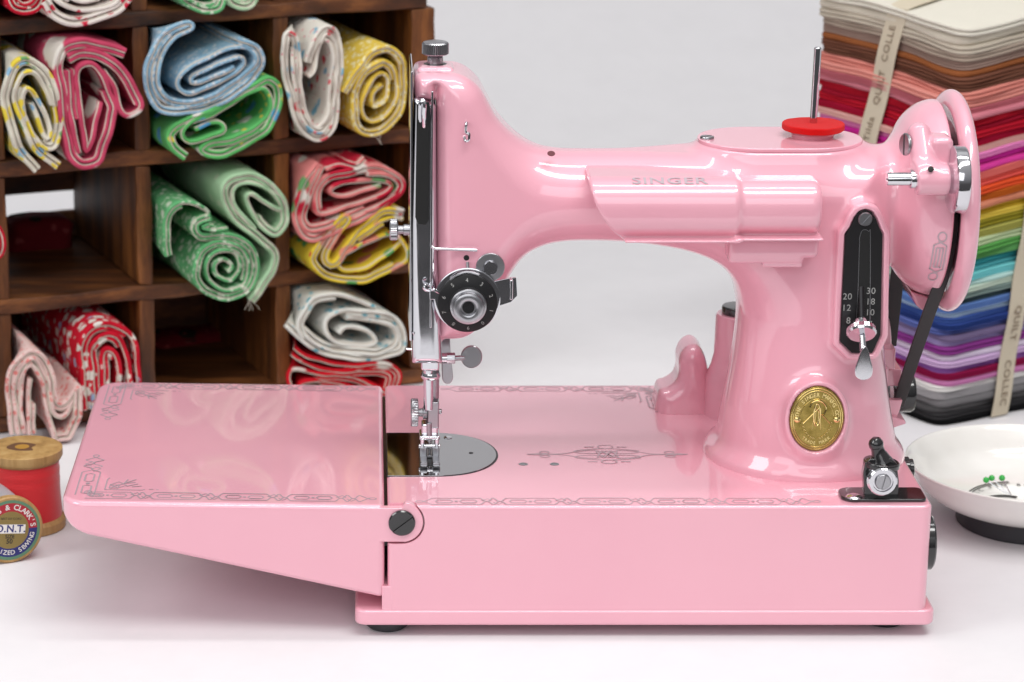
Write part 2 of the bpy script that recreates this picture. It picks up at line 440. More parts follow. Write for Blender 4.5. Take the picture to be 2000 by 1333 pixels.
# base
def rrect(x0, x1, y0, y1, rs, n=6):
    """rounded rectangle; rs radii at (x0y0, x1y0, x1y1, x0y1)"""
    out = []
    for (cx, cy, sx1, sy1, a0, r) in ((x0, y0, 1, 1, 180, rs[0]), (x1, y0, -1, 1, 270, rs[1]), (x1, y1, -1, -1, 0, rs[2]), (x0, y1, 1, -1, 90, rs[3])):
        for i in range(n + 1):
            a = R(a0 + 90 * i / n); out.append((cx + sx1 * r + r * math.cos(a), cy + sy1 * r + r * math.sin(a)))
    return out
def slab(bm, plan, zb, zt, bv=0, seg=3, mi=0, ang=40):
    t = bmesh.new(); f = lambda z, x, y: z(x, y) if callable(z) else z
    a = [t.verts.new((x, y, f(zb, x, y))) for x, y in plan]; b = [t.verts.new((x, y, f(zt, x, y))) for x, y in plan]
    n = len(plan); t.faces.new(a[::-1]); t.faces.new(b)
    for i in range(n): t.faces.new((a[i], a[(i + 1) % n], b[(i + 1) % n], b[i]))
    if bv: bevel(t, bv, seg, ang)
    merge(bm, t, mi)
bm = bmesh.new()
slab(bm, rrect(xb0, xb1, 0, YB, (.26, .45, .45, .26), 4), zf0 + .3, ZT, .17, 4, ang=50)
base = finish('base', bm, PINK, mach)
earc = W(785, 1021, 0)
bm = bmesh.new(); cyl(bm, (earc[0], -1, earc[1]), (earc[0], .45, earc[1]), 1.02, 0.001, 64); c1 = finish('cut', bm, PINK, mach, wn=False)
bm = bmesh.new(); box(bm, (xb0 - 1, -1, earc[1] - 1.02), (earc[0], .449, earc[1] + 1.02)); c2 = finish('cut', bm, PINK, mach, wn=False)
boolean(base, [c1, c2])
bm = bmesh.new()
slab(bm, rrect(xf0, xf1, -.07, YB + .07, (.5, .5, .5, .5)), zf0, zf0 + .75, .16, 4, ang=50)
slab(bm, rrect(W(746, 1100, 0)[0], xb1 - .4, .02, YB - .1, (.05, .3, .3, .05)), zf0 + .7, W(750, 1146, 0)[1], .08, 3, ang=50)
finish('base_flange', bm, PINK, mach)
for (x, y) in ((W(745, 1222, 2)[0] + .25, 1.45), (xf1 - 1.9, 2.0), (xf0 + 1.4, YB - 1.3), (xf1 - 1.5, YB - 1.3)):
    bm = bmesh.new(); lathe(bm, [(0, 0), (0, .85), (.12, .98), (zf0 + .03, 1.08)], (x, y, 0), (0, 0, 1), 40); finish('rubber_foot', bm, RUBBER, mach)
# extension leaf
xe0 = W(118, 1000, 0)[0]; xe1 = W(751, 1000, 0)[0]
ztop = lambda x, y: ZT + (xe1 - x) * .014
zb_l = W(150, 1036, 0)[1]; zb_r = W(748, 1170, 0)[1]
def zbot(x, y):
    t = (x - xe0) / (xe1 - xe0); s = max(0, 1 - t / .06)
    return zb_l + (zb_r - zb_l) * t + .42 * s * s
bm = bmesh.new()
pl = rrect(xe0, xe1, 0, YB, (1.15, .3, .3, 1.15), 8)
pl2 = []
for i, p in enumerate(pl):
    q = pl[(i + 1) % len(pl)]; pl2.append(p); Ld = math.dist(p, q); k = int(Ld // 1.2)
    if abs(q[1] - p[1]) < .01:
        for j in range(1, k): pl2.append((p[0] + (q[0] - p[0]) * j / k, p[1] + (q[1] - p[1]) * j / k))
slab(bm, pl2, zbot, ztop, .24, 5, ang=50)
leaf = finish('extension_leaf', bm, PINK, mach)
bm = bmesh.new(); box(bm, (xe1 - .3, .6, 4.2), (xb0 + .3, YB - .3, ZT - .55)); finish('gap_shade_strip', bm, BLKMET, mach)  # added dark bar, stands in for the shade in the leaf gap
bm = bmesh.new()
ear = [(xe1 - .9, earc[1] - .93), (earc[0], earc[1] - .93)]
for i in range(1, 19):
    a = R(-90 + 180 * i / 19); ear.append((earc[0] + .95 * math.cos(a), earc[1] + .95 * math.sin(a)))
ear += [(earc[0], min(earc[1] + .94, ZT - .1)), (xe1 - .9, min(earc[1] + .94, ZT - .1))]
prism(bm, ear, -.004, .4, .05, 3, ang=50)
finish('hinge_ear', bm, PINK, leaf)
def slotscrew(parent, c, r, ax=(0, -1, 0), ang=45, m=BLACK, h=.1, dome=.05, name='slotted_screw'):
    """screw head with a real slot cut as two half discs"""
    bm = bmesh.new(); a, u, w_ = frame(ax); c = Vector(c)
    d = u * math.cos(R(ang)) + w_ * math.sin(R(ang)); e_ = a.cross(d); s = r * .13
    cyl(bm, c, c + a * (h * .55), r, .02, 40)
    for sg in (1, -1):
        pts = []; a0 = math.asin(s / r)
        for i in range(15): 
            t = a0 + (math.pi - 2 * a0) * i / 14; pts.append((r * math.cos(t), r * math.sin(t)))
        lo = [bm.verts.new(c + a * (h * .5) + d * p[0] + e_ * p[1] * sg) for p in pts]
        mid = [bm.verts.new(c + a * (h * .8) + d * p[0] + e_ * p[1] * sg) for p in pts]
        hi = [bm.verts.new(c + a * (h + dome * .5) + d * p[0] * .9 + e_ * (s + (p[1] - s) * .9) * sg) for p in pts]
        for A, B in ((lo, mid), (mid, hi)):
            for i in range(15):
                j = (i + 1) % 15; f = (A[i], A[j], B[j], B[i]); bm.faces.new(f)
        bm.faces.new(hi)
    bmesh.ops.recalc_face_normals(bm, faces=bm.faces)
    return finish(name, bm, m, parent)
slotscrew(leaf, (earc[0], 0.0, earc[1] - .0), .6, ang=128, m=BLACK, h=.12, name='hinge_screw')

# needle plate
def decalobj(name, lines, wd, fn, parent, m=DECAL):
    bm = bmesh.new(); strokes(bm, lines, wd, fn, 0, (0, 0, .0012)); return finish(name, bm, m, parent, sharp=None, wn=False)
y0p, y1p = D(800, 931, ZT)[1], D(800, 847, ZT)[1]; xq = D(969, 888, ZT)[0]; xp0 = xb0 + .03; yc = (y0p + y1p) / 2
plan = []
cxp = xq - 3.2
for i in range(41):
    a = R(-90 + 180 * i / 40); plan.append((cxp + (xq - cxp) * max(0, math.cos(a)) ** .85, yc + (y1p - y0p) / 2 * math.sin(a)))
plan = [(xp0, y0p)] + plan + [(xp0, y1p)]
bm = bmesh.new(); slab(bm, plan, ZT - .02, ZT + .045, .02, 2, ang=50); finish('needle_plate', bm, PLATEM, mach)
bm = bmesh.new(); slab(bm, [(cxp + (x - cxp) * 1.02 + .03 * (x > cxp), yc + (y - yc) * 1.018) for x, y in plan], ZT - .02, ZT + .006); finish('plate_seat', bm, BLKMET, mach)
for (px, py, r) in ((920, 887, .11), (875, 857, .2)):
    x, y = D(px, py, ZT); bm = bmesh.new()
    lathe(bm, [(0, 0), (0, r * 1.0), (.012, r), (.012, r * .62), (-.02, r * .5), (-.02, 0)] if r < .15 else rcyl(0, .03, r, .012), (x, y, ZT + .046), (0, 0, 1), 24)
    finish('plate_screw', bm, BLKMET if r < .15 else CHROME, mach)
for px, py in ((1022, 907), (1083, 907)):
    x, y = D(px, py, ZT); bm = bmesh.new(); lathe(bm, [(0.0, .22), (.012, .2), (.012, .15), (-.05, .05)], (x, y, ZT + .002), (0, 0, 1), 24)
    finish('oil_hole', bm, STEEL, mach)

# border decals on bed and leaf
def border(u0, u1, w_=.5, endcaps=(1, 1)):
    """lines in strip coordinates: u along, v in -w/2..w/2"""
    L = []; h = w_ / 2; u = u0; 
    if endcaps[0]:
        t = np.linspace(0, 2 * np.pi, 13); L.append(np.stack([u + .16 + .16 * np.cos(t), .13 * np.sin(t)], 1))
        L += [[(u + .3, .08), (u + .75, -h)], [(u + .3, -.08), (u + .75, h)]]; u += .75
    if endcaps[1]:
        t = np.linspace(0, 2 * np.pi, 13); L.append(np.stack([u1 - .16 + .16 * np.cos(t), .13 * np.sin(t)], 1))
        L += [[(u1 - .3, .08), (u1 - .75, -h)], [(u1 - .3, -.08), (u1 - .75, h)]]; u1 -= .75
    n = max(1, round((u1 - u) / 3.3)); p = (u1 - u) / n
    for i in range(n):
        a = u + i * p; b = a + p
        L += [[(a, h), (a + p * .64, h)], [(a, -h), (a + p * .64, -h)], [(a + p * .1, h * .5), (a + p * .24, h * .5)], [(a + p * .4, -h * .5), (a + p * .56, -h * .5)]]
        for (s, e_) in ((.04, .27), (.37, .60)):
            x0, x1 = a + p * s, a + p * e_; g = h * .45
            L.append([(x0 + .1, g), (x1 - .1, g), (x1, 0), (x1 - .1, -g), (x0 + .1, -g), (x0, 0), (x0 + .1, g)])
        L += [[(a + p * .30, .0), (a + p * .34, .0)], [(a + p * .30, .05), (a + p * .34, .05)], [(a + p * .30, -.05), (a + p * .34, -.05)]]
        t = np.linspace(0, 1, 14)
        for sg in (1, -1):
            L.append(np.stack([a + p * (.64 + .36 * t), sg * h * (np.cos(t * 2 * np.pi) * .75 + .25 * np.cos(t * 6 * np.pi))], 1))
        L.append([(a + p * .66, h * .2), (a + p * .75, h * .9), (a + p * .80, h * .2)]); L.append([(a + p * .82, -h * .2), (a + p * .88, -h * .9), (a + p * .95, -h * .2)])
    return [catmull(l, 4) if len(l) > 8 else l for l in L]
def corner():
    """ornament filling an inside corner, arms along +u and +v, size about 2 cm"""
    L = [[(.0, .0), (.0, .5)], [(0, 0), (.5, 0)]]
    L += [[(.55, .55), (.55, 1.6), (.62, 1.75)], [(.55, .55), (1.9, .55), (2.0, .62)], [(.7, .7), (1.25, 1.25)], [(.7, 1.05), (1.0, 1.35), (1.3, 1.0), (1.0, .72), (.7, 1.05)],
          [(.7, .7), (.7, 1.0), (1.05, 1.05), (1.0, .7), (.7, .7)], [(1.2, 1.2), (1.3, 1.6)], [(1.2, 1.2), (1.6, 1.3)], [(1.25, 1.25), (1.6, 1.6)], [(1.5, .85), (1.85, .95)], [(1.3, .9), (1.7, 1.15)],
          [(2.15, .62), (2.3, .62)], [(2.4, .62), (2.5, .62)]]
    t = np.linspace(0, 2 * np.pi, 13)
    for c in ((.1, .1), (.3, -.02), (-.02, .3)): L.append(np.stack([c[0] + .13 * np.cos(t), c[1] + .13 * np.sin(t)], 1))
    return L
def leafmap(x, y): return (x, y, ztop(x, y) + .008)
def bedmap(x, y): return (x, y, ZT + .008)
yf = D(1200, 980, ZT)[1]; ybk = D(1200, 760, ZT)[1]
x0 = D(812, 980, ZT)[0]; x1 = D(1602, 980, ZT)[0]
lines = [[(u, yf + v) for u, v in l] for l in border(x0, x1, .85)]
decalobj('bed_front_decal', lines, .062, bedmap, mach)
x2 = D(862, 760, ZT)[0]; x3 = D(1272, 760, ZT)[0]
lines = [[(u, ybk + v) for u, v in l] for l in border(x2, x3, .85, (1, 0))]
lines += [[(x3 - u * 1.3, ybk - v * 1.3) for u, v in l] for l in corner()]
lines += [[(x3 - .0 + v, ybk - 3.9 + u) for u, v in l] for l in border(0, 3.6, .8, (1, 0))]
decalobj('bed_back_decal', lines, .075, bedmap, mach)
# centre medallion
cx_, cy_ = D(1186, 888, ZT); L = []; t = np.linspace(0, 2 * np.pi, 25)
for sy in (1, -1):
    L.append(np.stack([cx_ + .36 * np.cos(t), cy_ + sy * 1.1 + .26 * np.sin(t)], 1))
    for sxn in (1, -1):
        L.append(catmull([(cx_, cy_), (cx_ + sxn * .5, cy_ + sy * .55), (cx_ + sxn * 1.3, cy_ + sy * .45), (cx_ + sxn * 2.1, cy_ + sy * .08), (cx_ + sxn * 3.0, cy_ + sy * .04)], 6))
        L.append(catmull([(cx_, cy_ + sy * .5), (cx_ + sxn * .45, cy_ + sy * .15), (cx_ + sxn * 1.3, cy_ + sy * .2), (cx_ + sxn * 1.5, cy_ + sy * .5), (cx_ + sxn * .7, cy_ + sy * .75), (cx_ + sxn * .1, cy_ + sy * .85)], 6))
        L.append([(cx_ + sxn * .55, cy_ + sy * 1.05), (cx_ + sxn * 1.0, cy_ + sy * 1.1)])
        L.append([(cx_ + sxn * .55, cy_ + sy * 1.1), (cx_ + sxn * 1.0, cy_ + sy * 1.05)])
        L.append(np.stack([cx_ + sxn * 2.95 + .22 * np.cos(t), cy_ + sy * .28 + .15 * np.sin(t)], 1))
for sxn in (1, -1):
    for k in (-.06, 0, .06): L.append([(cx_ + sxn * 2.8, cy_ + k), (cx_ + sxn * 3.3, cy_ + k * 1.5), (cx_ + sxn * 3.8, cy_)])
for a in (-.5, -.25, .25, .5): L.append(catmull([(cx_ - .5, cy_ + a), (cx_ - .2, cy_ - a), (cx_ + .2, cy_ + a), (cx_ + .5, cy_ - a)], 5))
decalobj('bed_medallion_decal', L, .075, bedmap, mach)
# leaf
ZL = ZT + .1; lf = D(400, 971, ZL)[1]; lb = D(400, 757, ZL)[1]
xlf0 = D(168, 965, ZL)[0]; xlb0 = D(222, 755, ZL)[0]; xr = D(735, 978, ZL)[0]
xl = (xlf0 + xlb0) / 2 + .15
DD = .62
for nm_, y_, sg in (('leaf_front_decal', lf, 1), ('leaf_back_decal', lb, -1)):
    lines = [[(u, y_ + v) for u, v in l] for l in border(xl, xr, .85, (0, 1))]
    lines += [[(xl + .1 + u * 1.25, y_ + sg * v * 1.35) for u, v in l] for l in corner()]
    lines += [[(xl - .05 + v, y_ + sg * u) for u, v in l] for l in border(0, 5.6, .85, (0, 1))]
    decalobj(nm_, lines, .062, leafmap, leaf, DECALD)

# ---- cast body (head, arm, pillar, wheel housing)
prof_px = [(850, 190), (846, 184), (812, 178), (808, 165), (808, 145), (814, 133), (835, 130), (866, 131), (890, 132), (914, 142), (936, 162), (952, 190), (970, 222), (1002, 256), (1040, 280), (1085, 291),
           (1150, 293), (1250, 292), (1345, 290), (1450, 290), (1560, 290), (1680, 292), (1706, 300), (1716, 330), (1719, 420), (1721, 560), (1724, 680), (1734, 780), (1748, 880), (1752, 960),
           (1570, 962), (1392, 960), (1399, 880), (1412, 790), (1428, 700), (1438, 620), (1437, 575), (1423, 532), (1392, 500), (1340, 480), (1260, 470),
           (1150, 466), (1090, 469), (1050, 480), (1020, 498), (996, 528), (975, 565), (950, 603), (925, 630), (900, 642), (866, 644), (850, 640)]
poly = catmull([W(x, y, YC) for x, y in prof_px], 6, True)
pd = polysdf(poly)
zax = W(1800, 385, YC)[1]
bell_px = [(1640, 0), (1650, 80), (1680, 92), (1705, 96), (1728, 106), (1745, 128), (1760, 156), (1780, 176), (1800, 186), (1818, 189), (1824, 184), (1826, 150), (1826, 0)]
bp = catmull([(W(x, 385, YC)[0], r / 41.9) for x, r in bell_px], 5)
bp = [(x, max(r, 0)) for x, r in bp]
bp = bp + [(x, -r) for x, r in bp[::-1]]
bd = polysdf(bp)
xa0 = W(1180, 400, YC)[0]; xa1 = W(1450, 400, YC)[0]; xh1 = W(900, 400, YC)[0]; xh2 = W(1060, 400, YC)[0]
xcol = W(1575, 700, YC)[0]
XS, ZS = W(1681, 550, 4.4)           # stitch plate centre
BX, BZ = W(1592, 812, 4.0)
def prot(x, z, c, a, b, r):          # soft raised pad in front view
    return ext(np.hypot((x - c[0]) / a, (z - c[1]) / b) * min(a, b) - min(a, b), 0 * x, 1, .01)
def hwf(x, z):
    t = sstep(x, xa0, xa1); col = 3.25 + 1.05 * (1 - sstep(z, ZT, 14.5)); hd = 2.55 - .25 * sstep(x, xh1, xh2)
    return hd * (1 - t) + col * t
def rf(x, z):
    t = sstep(x, xa0, xa1); rc = 1.9 + 1.9 * (1 - sstep(z, 11, 17)); r = np.minimum(rc, hwf(x, z) - .15)
    hd = 1.15 + 1.0 * sstep(x, xh1, xh2)
    return hd * (1 - t) + r * t
FRONTY = lambda x, z: YC - hwf(x, z)
def ellcol(x, y, z):
    return None
xtop0, xtop1 = W(1372, 290, YC)[0], W(1672, 290, YC)[0]; ztc = W(1500, 282, YC)[1]
PLPX = [(1651, 458), (1660, 446), (1668, 428), (1677, 415), (1690, 410), (1703, 415), (1711, 428), (1718, 446), (1724, 458), (1720, 655), (1704, 690), (1664, 690), (1641, 668), (1646, 560)]
spb = catmull([W(a_, b_, 3.83) for a_, b_ in PLPX], 1, True) if True else catmull([(XS - 1.15, ZS - 3.0), (XS - 1.2, ZS + 2.2), (XS - .55, ZS + 3.1), (XS, ZS + 3.45), (XS + .55, ZS + 3.1), (XS + 1.2, ZS + 2.2), (XS + 1.15, ZS - 3.0), (XS + .6, ZS - 3.5), (XS - .6, ZS - 3.5)], 5, True)
spd = polysdf(spb)
def body(x, y, z):
    d = ext(pd(x, z), y - YC, hwf(x, z), rf(x, z))
    b = bd(x, np.hypot(y - YC, z - zax))
    d = smin(d, b, .9)
    # plinth around the pillar foot
    q = np.hypot((x - xcol) / 4.62, (y - YC) / 4.55) * 4.58 - 4.58
    pl_ = ext(q, z - ZT, .38, .3); d = smin(d, pl_, .9)
    # top boss
    sx_c = np.clip(x, xtop0 + 2.3, xtop1 - 2.3)
    bo = ext(np.hypot(x - sx_c, y - YC) - 2.5, z - (ztc - .9), 1.0, .12); d = smin(d, bo, .8)
    # raised surround of the stitch scale
    pp = ext(spd(x, z) - .34, y - 5.6, 1.86, .15); d = smin(d, pp, .4)
    d = smax(d, -np.maximum(spd(x, z) - .06, y - 3.95), .06)
    # dish for the badge
    eb = np.hypot((x - BX) / 1.40, (z - BZ) / 1.72) * 1.5
    bq = ext(eb - 1.56, y - 5.3, 1.84, .12); d = smin(d, bq, .55)
    d = np.maximum(d, -np.maximum(np.hypot((x - BX) / 1.28, (z - BZ) / 1.58) * 1.4 - 1.4, y - 3.62))
    # lamp bracket pad
    return d
sdfobj('body', body, (W(800, 600, YC)[0] - .6, YC - 5.3, ZT - .6), (W(1845, 600, YC)[0] + .4, YC + 5.3, W(860, 125, YC)[1] + .4), .105, PINK, mach)

# top cap plate, spool pin, felt
zc0 = ztc + .12
bm = bmesh.new(); pts = []
for i in range(25): a = R(-90 + 180 * i / 24); pts.append((xtop1 - 2.35 + 2.6 * math.cos(a), YC + 2.45 * math.sin(a)))
for i in range(25): a = R(90 + 180 * i / 24); pts.append((xtop0 + 2.35 + 2.6 * math.cos(a), YC + 2.45 * math.sin(a)))
slab(bm, pts, zc0, zc0 + .2, .06, 3, ang=50); finish('top_cover', bm, PINK, mach)
zcv = zc0 + .2
sxp, syp = D(1381, 271, zcv); slotscrew(mach, (sxp, syp, zcv), .32, (0, 0, 1), 30, STEEL, .09, name='cover_screw')
fx, fy = D(1588, 247, zcv + .45)
bm = bmesh.new(); lathe(bm, [(0, 0)] + [(0, .95), (.12, 1.0), (.26, .95), (.26, 0)], (fx, fy, zcv), (0, 0, 1), 40); finish('pin_boss', bm, PINK, mach)
bm = bmesh.new(); zpt = W(1594, 92, fy)[1]; cyl(bm, (fx, fy, zcv), (fx + .05, fy, zpt), .17, .08, 24); finish('spool_pin', bm, CHROME, mach)
bm = bmesh.new(); lathe(bm, [(.02, 0), (0, .2), (0, .8), (0.0, 1.37), (.04, 1.42), (.15, 1.43), (.27, 1.42), (.31, 1.37), (.31, .8), (.31, .3), (.31, 0)], (fx, fy, zcv + .3), (0, 0, 1), 96)
for v_ in bm.verts:
    a = math.atan2(v_.co.y - fy, v_.co.x - fx); v_.co.z += .012 * math.sin(a * 2 + 1) + .004 * math.sin(a * 11)
    k = 1 + .008 * math.sin(a * 5 + 2) + .003 * math.sin(a * 17); v_.co.x = fx + (v_.co.x - fx) * k; v_.co.y = fy + (v_.co.y - fy) * k
o = finish('felt_pad', bm, FELT, None, (fx, fy, zcv + .3), wn=True); tag(o, 'round red felt pad slipped over the steel spool pin', 'felt pad')

# lamp on the arm
YL = 4.1
lx0 = W(1152, 400, YL)[0]; lx1 = W(1443, 400, YL)[0]; lx2 = W(1600, 400, YL)[0]
lzt = W(1300, 343, YL)[1]; lzb = W(1300, 461, YL)[1]; lzc = (lzt + lzb) / 2; lr = (lzt - lzb) / 2
ax_, az_ = W(1150, 343, YL); bx_, bz_ = W(1213, 461, YL)
def lampf(x, y, z):
    zz = z - lzc
    rad = (np.abs(np.maximum(YL - y, 0)) ** 2.3 + np.abs(zz) ** 2.3 + 1e-9) ** (1 / 2.3)
    c = rad - lr
    d = smax(c, np.maximum(x - lx1, lx0 - .3 - x), .35)
    d = np.maximum(d, y - 6.2)
    tz = np.clip((az_ - z) / (az_ - bz_), 0, 1.2); cut = ax_ + (bx_ - ax_) * tz ** 1.9; d = smax(d, (cut - x) * .85, .12)
    r2 = lr * .9; c2 = rad - r2 + .02; s2 = smax(c2, np.maximum(x - lx2, lx1 - .6 - x), .45); s2 = np.maximum(s2, y - 5.8)
    d = smin(d, s2, .12)
    lip = sbox(x, y, z, ((bx_ + lx1) / 2, YL - .15, lzb + .06), ((lx1 - bx_) / 2 - .05, 1.24, .055), .05); d = smin(d, lip, .2)
    lip2 = sbox(x, y, z, ((lx2 + lx1) / 2 - .1, YL - .1, lzb + .13), ((lx2 - lx1) / 2 + .16, 1.22, .055), .05); d = smin(d, lip2, .2)
    return d
sdfobj('lamp_shade', lampf, (lx0 - .4, YL - 1.9, lzb - .35), (lx2 + .3, 6.4, lzt + .4), .07, PINK, mach)
def brk(x, y, z):
    a = W(1424, 462, 3.8); b = W(1597, 498, 3.8); c = W(1490, 500, 3.8); dd = W(1566, 521, 3.8)
    d = sbox(x, y, z, ((a[0] + b[0]) / 2, 4.5, (a[1] + b[1]) / 2), ((b[0] - a[0]) / 2, 1.1, (a[1] - b[1]) / 2 + .1), .3)
    d = smin(d, sbox(x, y, z, ((a[0] + dd[0]) / 2, 4.4, (a[1] + b[1]) / 2 - .2), ((dd[0] - a[0]) / 2, .85, (a[1] - b[1]) / 2 + .15), .15), .2)
    d = smin(d, sbox(x, y, z, ((c[0] + dd[0]) / 2, 4.6, (c[1] + dd[1]) / 2 + .15), ((dd[0] - c[0]) / 2, .95, (c[1] - dd[1]) / 2 + .15), .05), .06)
    return d
a = W(1424, 455, 3.8); b = W(1600, 525, 3.8)
sdfobj('lamp_bracket', brk, (a[0] - .3, 3.0, b[1] - .3), (b[0] + .3, 5.9, a[1] + .6), .07, PINK, mach)
bm = bmesh.new()
tx = W(1309, 352, 3.2)[0]
def lampmap(u, v_):
    th = R(63) + (v_) / lr; n_ = 2.3; c_, s_ = math.cos(th), math.sin(th)
    k = (lr + .03) / ((abs(c_) ** n_ + abs(s_) ** n_) ** (1 / n_)); return (tx + u, YL - c_ * k, lzc + s_ * k)
text(bm, 'SINGER', .66, lampmap, .012, 1.1, sxx=1.42)
SILV = mat('silver_lettering', (.47, .39, .43), .7, 0, 0, .1)
finish('lamp_lettering', bm, SILV, mach, sharp=None, wn=False)

# stitch length scale plate
YS = 3.82
def sp(px, py): return W(px, py, YS)
plate = [sp(*p) for p in PLPX]
bm = bmesh.new(); prism(bm, plate[::-1], YS, YS + .2, .03, 2); scale = finish('stitch_scale_plate', bm, BLKMET, mach)
slot = [sp(1679, 464), sp(1683, 452), sp(1690, 449), sp(1697, 453), sp(1700, 464), sp(1699, 640), sp(1672, 640), sp(1676, 560)]
BLK0 = mat('slot_black', (.004, .004, .004), .5)
bm = bmesh.new(); prism(bm, slot[::-1], YS - .006, YS + .1); finish('slot', bm, BLK0, scale)
bm = bmesh.new(); strokes(bm, [catmull(slot[:5] + [slot[5]], 3), [slot[7], slot[0]], [slot[6], slot[7]]], .025, lambda x, z: (x, YS - .012, z)); finish('slot_rim', bm, STEEL, scale, sharp=None, wn=False)
slotscrew(scale, (*W(1690, 428, YS - .05)[:1], YS - .0, W(1690, 428, YS)[1]), .32, ang=140, m=STEEL, h=.08, name='plate_screw')
bm = bmesh.new()
for s_, px, py in (('20', 1655, 580), ('12', 1653, 602), ('30', 1701, 569), ('18', 1700, 590), ('10', 1699, 611), ('7', 1699, 634), ('8', 1657, 627)):
    x, z = sp(px, py); text(bm, s_, .42, lambda u, v_: (x + u, YS - .012, z + v_), 0, 1.05)
finish('scale_numbers', bm, ENGRAVE, scale, sharp=None, wn=False)
# lever with thumb nut
bm = bmesh.new()
p0 = Vector(W3(1682, 560, 3.9)); p1 = Vector(W3(1683, 635, 3.3)); cyl(bm, p0, p1, .13, .03); lv = finish('stitch_lever', bm, BLKMET, mach)
bm = bmesh.new(); c0 = Vector(W3(1681, 628, 3.3)); c1_ = Vector(W3(1684, 662, 2.6)); axn = (c1_ - c0)
lathe(bm, [(0, 0), (0, .32), (.35, .4), (.42, .66), (.62, .68), (.72, .6), (.72, .2), (.74, 0)], c0, axn, 60, 0, .05, (.4, .65)); finish('thumb_nut', bm, CHROME, lv)
bm = bmesh.new(); cyl(bm, W3(1684, 655, 2.8), W3(1686, 690, 2.45), .14, .03, 20)
cen = W(1687, 715, 2.4); tp = catmull([(cen[0] + u, cen[1] + v_) for u, v_ in ((0, .95), (.17, .7), (.3, .25), (.40, -.15), (.34, -.5), (0, -.66), (-.34, -.5), (-.40, -.15), (-.3, .25), (-.17, .7))], 4, True)
prism(bm, [tuple(p) for p in tp], 2.3, 2.5, .05, 3, ang=40); finish('lever_tab', bm, CHROME, lv)

# badge
bm = bmesh.new(); YBG = 3.50
def bmapd(k): return lambda u, v_: (BX + u, YBG - k, BZ + v_)
pts = [(BX + 1.24 * math.cos(a), BZ + 1.54 * math.sin(a)) for a in np.linspace(0, 2 * np.pi, 64, endpoint=False)]
prism(bm, pts, YBG, YBG + .2, .04, 3); badge = finish('badge', bm, BRASS, mach)
bm = bmesh.new()
for s_ in (.94, .87, .62):
    t = np.linspace(0 if s_ > .7 else .15, (2 if s_ > .7 else 1) * np.pi - (0 if s_ > .7 else .15), 60); P = [(BX + 1.24 * s_ * math.cos(a), YBG - .005, BZ + 1.54 * s_ * math.sin(a)) for a in t]
    tube(bm, P, .022 if s_ > .7 else .01, 8)
ef = lambda u, v_: (BX + u * 1.0, YBG - .02, BZ + v_ * 1.24)
arctext(bm, 'THE SINGER MANFG CO', .23, .92, 172, 8, ef, .004)
arctext(bm, 'TRADE MARK', .17, .93, 232, 308, ef, .002, flip=True)
t = np.linspace(0, 2 * np.pi, 40)
tube(bm, [(BX + .15 * math.cos(a), YBG - .02, BZ + .2 + .52 * math.sin(a)) for a in t], .035, 8)
tube(bm, [(BX + .07 * math.cos(a), YBG - .02, BZ + .12 + .34 * math.sin(a)) for a in t], .018, 8)
for sg in (1, -1):
    tube(bm, [(BX - sg * .1, YBG - .02, BZ + .55), (BX + sg * .62, YBG - .02, BZ - .22)], .022, 8)
    tube(bm, [(BX + sg * .1, YBG - .02, BZ + .5), (BX + sg * .2, YBG - .02, BZ - .5)], .018, 8)
    for k in range(7):
        a0 = 215 + k * 9; aa = R(a0 if sg > 0 else 180 - a0 + 360 - 0)
        cx2, cz2 = BX + sg * -1 * .68 * math.cos(R(180 + 12 + k * 11)) * -1 * 1.0, BZ + .95 * math.sin(R(180 + 12 + k * 11))
        tube(bm, [(cx2 - .07, YBG - .012, cz2 - .03), (cx2, YBG - .03, cz2 + .05), (cx2 + .07, YBG - .012, cz2 - .02)], .02, 6)
P = catmull([(BX - .35, BZ + .55), (BX - .2, BZ + .82), (BX + .15, BZ + .85), (BX + .4, BZ + .55), (BX + .3, BZ + .2)], 6)
tube(bm, [(p[0], YBG - .02, p[1]) for p in P], .035, 8)
finish('badge_relief', bm, BRASSHI, badge)
for sg in (-1, 1):
    bm = bmesh.new(); lathe(bm, [(0, .15), (.05, .14), (.10, .07), (.11, 0)], (BX + sg * .9, YBG - .005, BZ - .02), (0, -1, 0), 24); finish('badge_rivet', bm, BRASSHI, badge)

# ---- face plate and head fittings
fpx = lambda x, y, Y=YC: W(x, y, Y)
xl_, zt_ = fpx(806, 134); xr_ = fpx(848, 200)[0]
out = [fpx(807, 172), fpx(843, 184), fpx(849, 190), fpx(851, 480), fpx(858, 600), fpx(862, 684), fpx(803, 684), fpx(802, 420)]
def fpf(x, y, z):
    return ext(fpd(x, z), y - YC, 2.5, .42)
fpd = polysdf(catmull(out, 1, True)[::1] if False else out)
sdfobj('face_plate', fpf, (xl_ - .6, YC - 3, fpx(800, 690)[1] - .2), (fpx(866, 600)[0] + .3, YC + 3, fpx(800, 165)[1] + .4), .07, CHROME, mach)
fplate = bpy.data.objects['face_plate']
bm = bmesh.new(); box(bm, (fpx(801, 0)[0], YC - 2.3, fpx(800, 640)[1]), (fpx(806, 0)[0], YC + 2.3, fpx(800, 122, YC)[1]), .05); finish('plate_edge', bm, CHROME, fplate)
YF = YC - 2.5
sl = [W(814, 205, YF), W(838, 200, YF), W(840, 210, YF), W(838, 430, YF), W(832, 440, YF), W(816, 438, YF), W(811, 425, YF)]
bm = bmesh.new(); prism(bm, sl[::-1], YF - .02, YF + .2, .03, 2); finish('take_up_slot', bm, BLK0, fplate)
bm = bmesh.new(); x, z = W(843.5, 320, YF); box(bm, (x - .05, YF - .1, W(0, 640, YF)[1]), (x + .05, YF + .2, W(0, 178, YF)[1]), .03); finish('slot_trim', bm, CHROME, fplate)
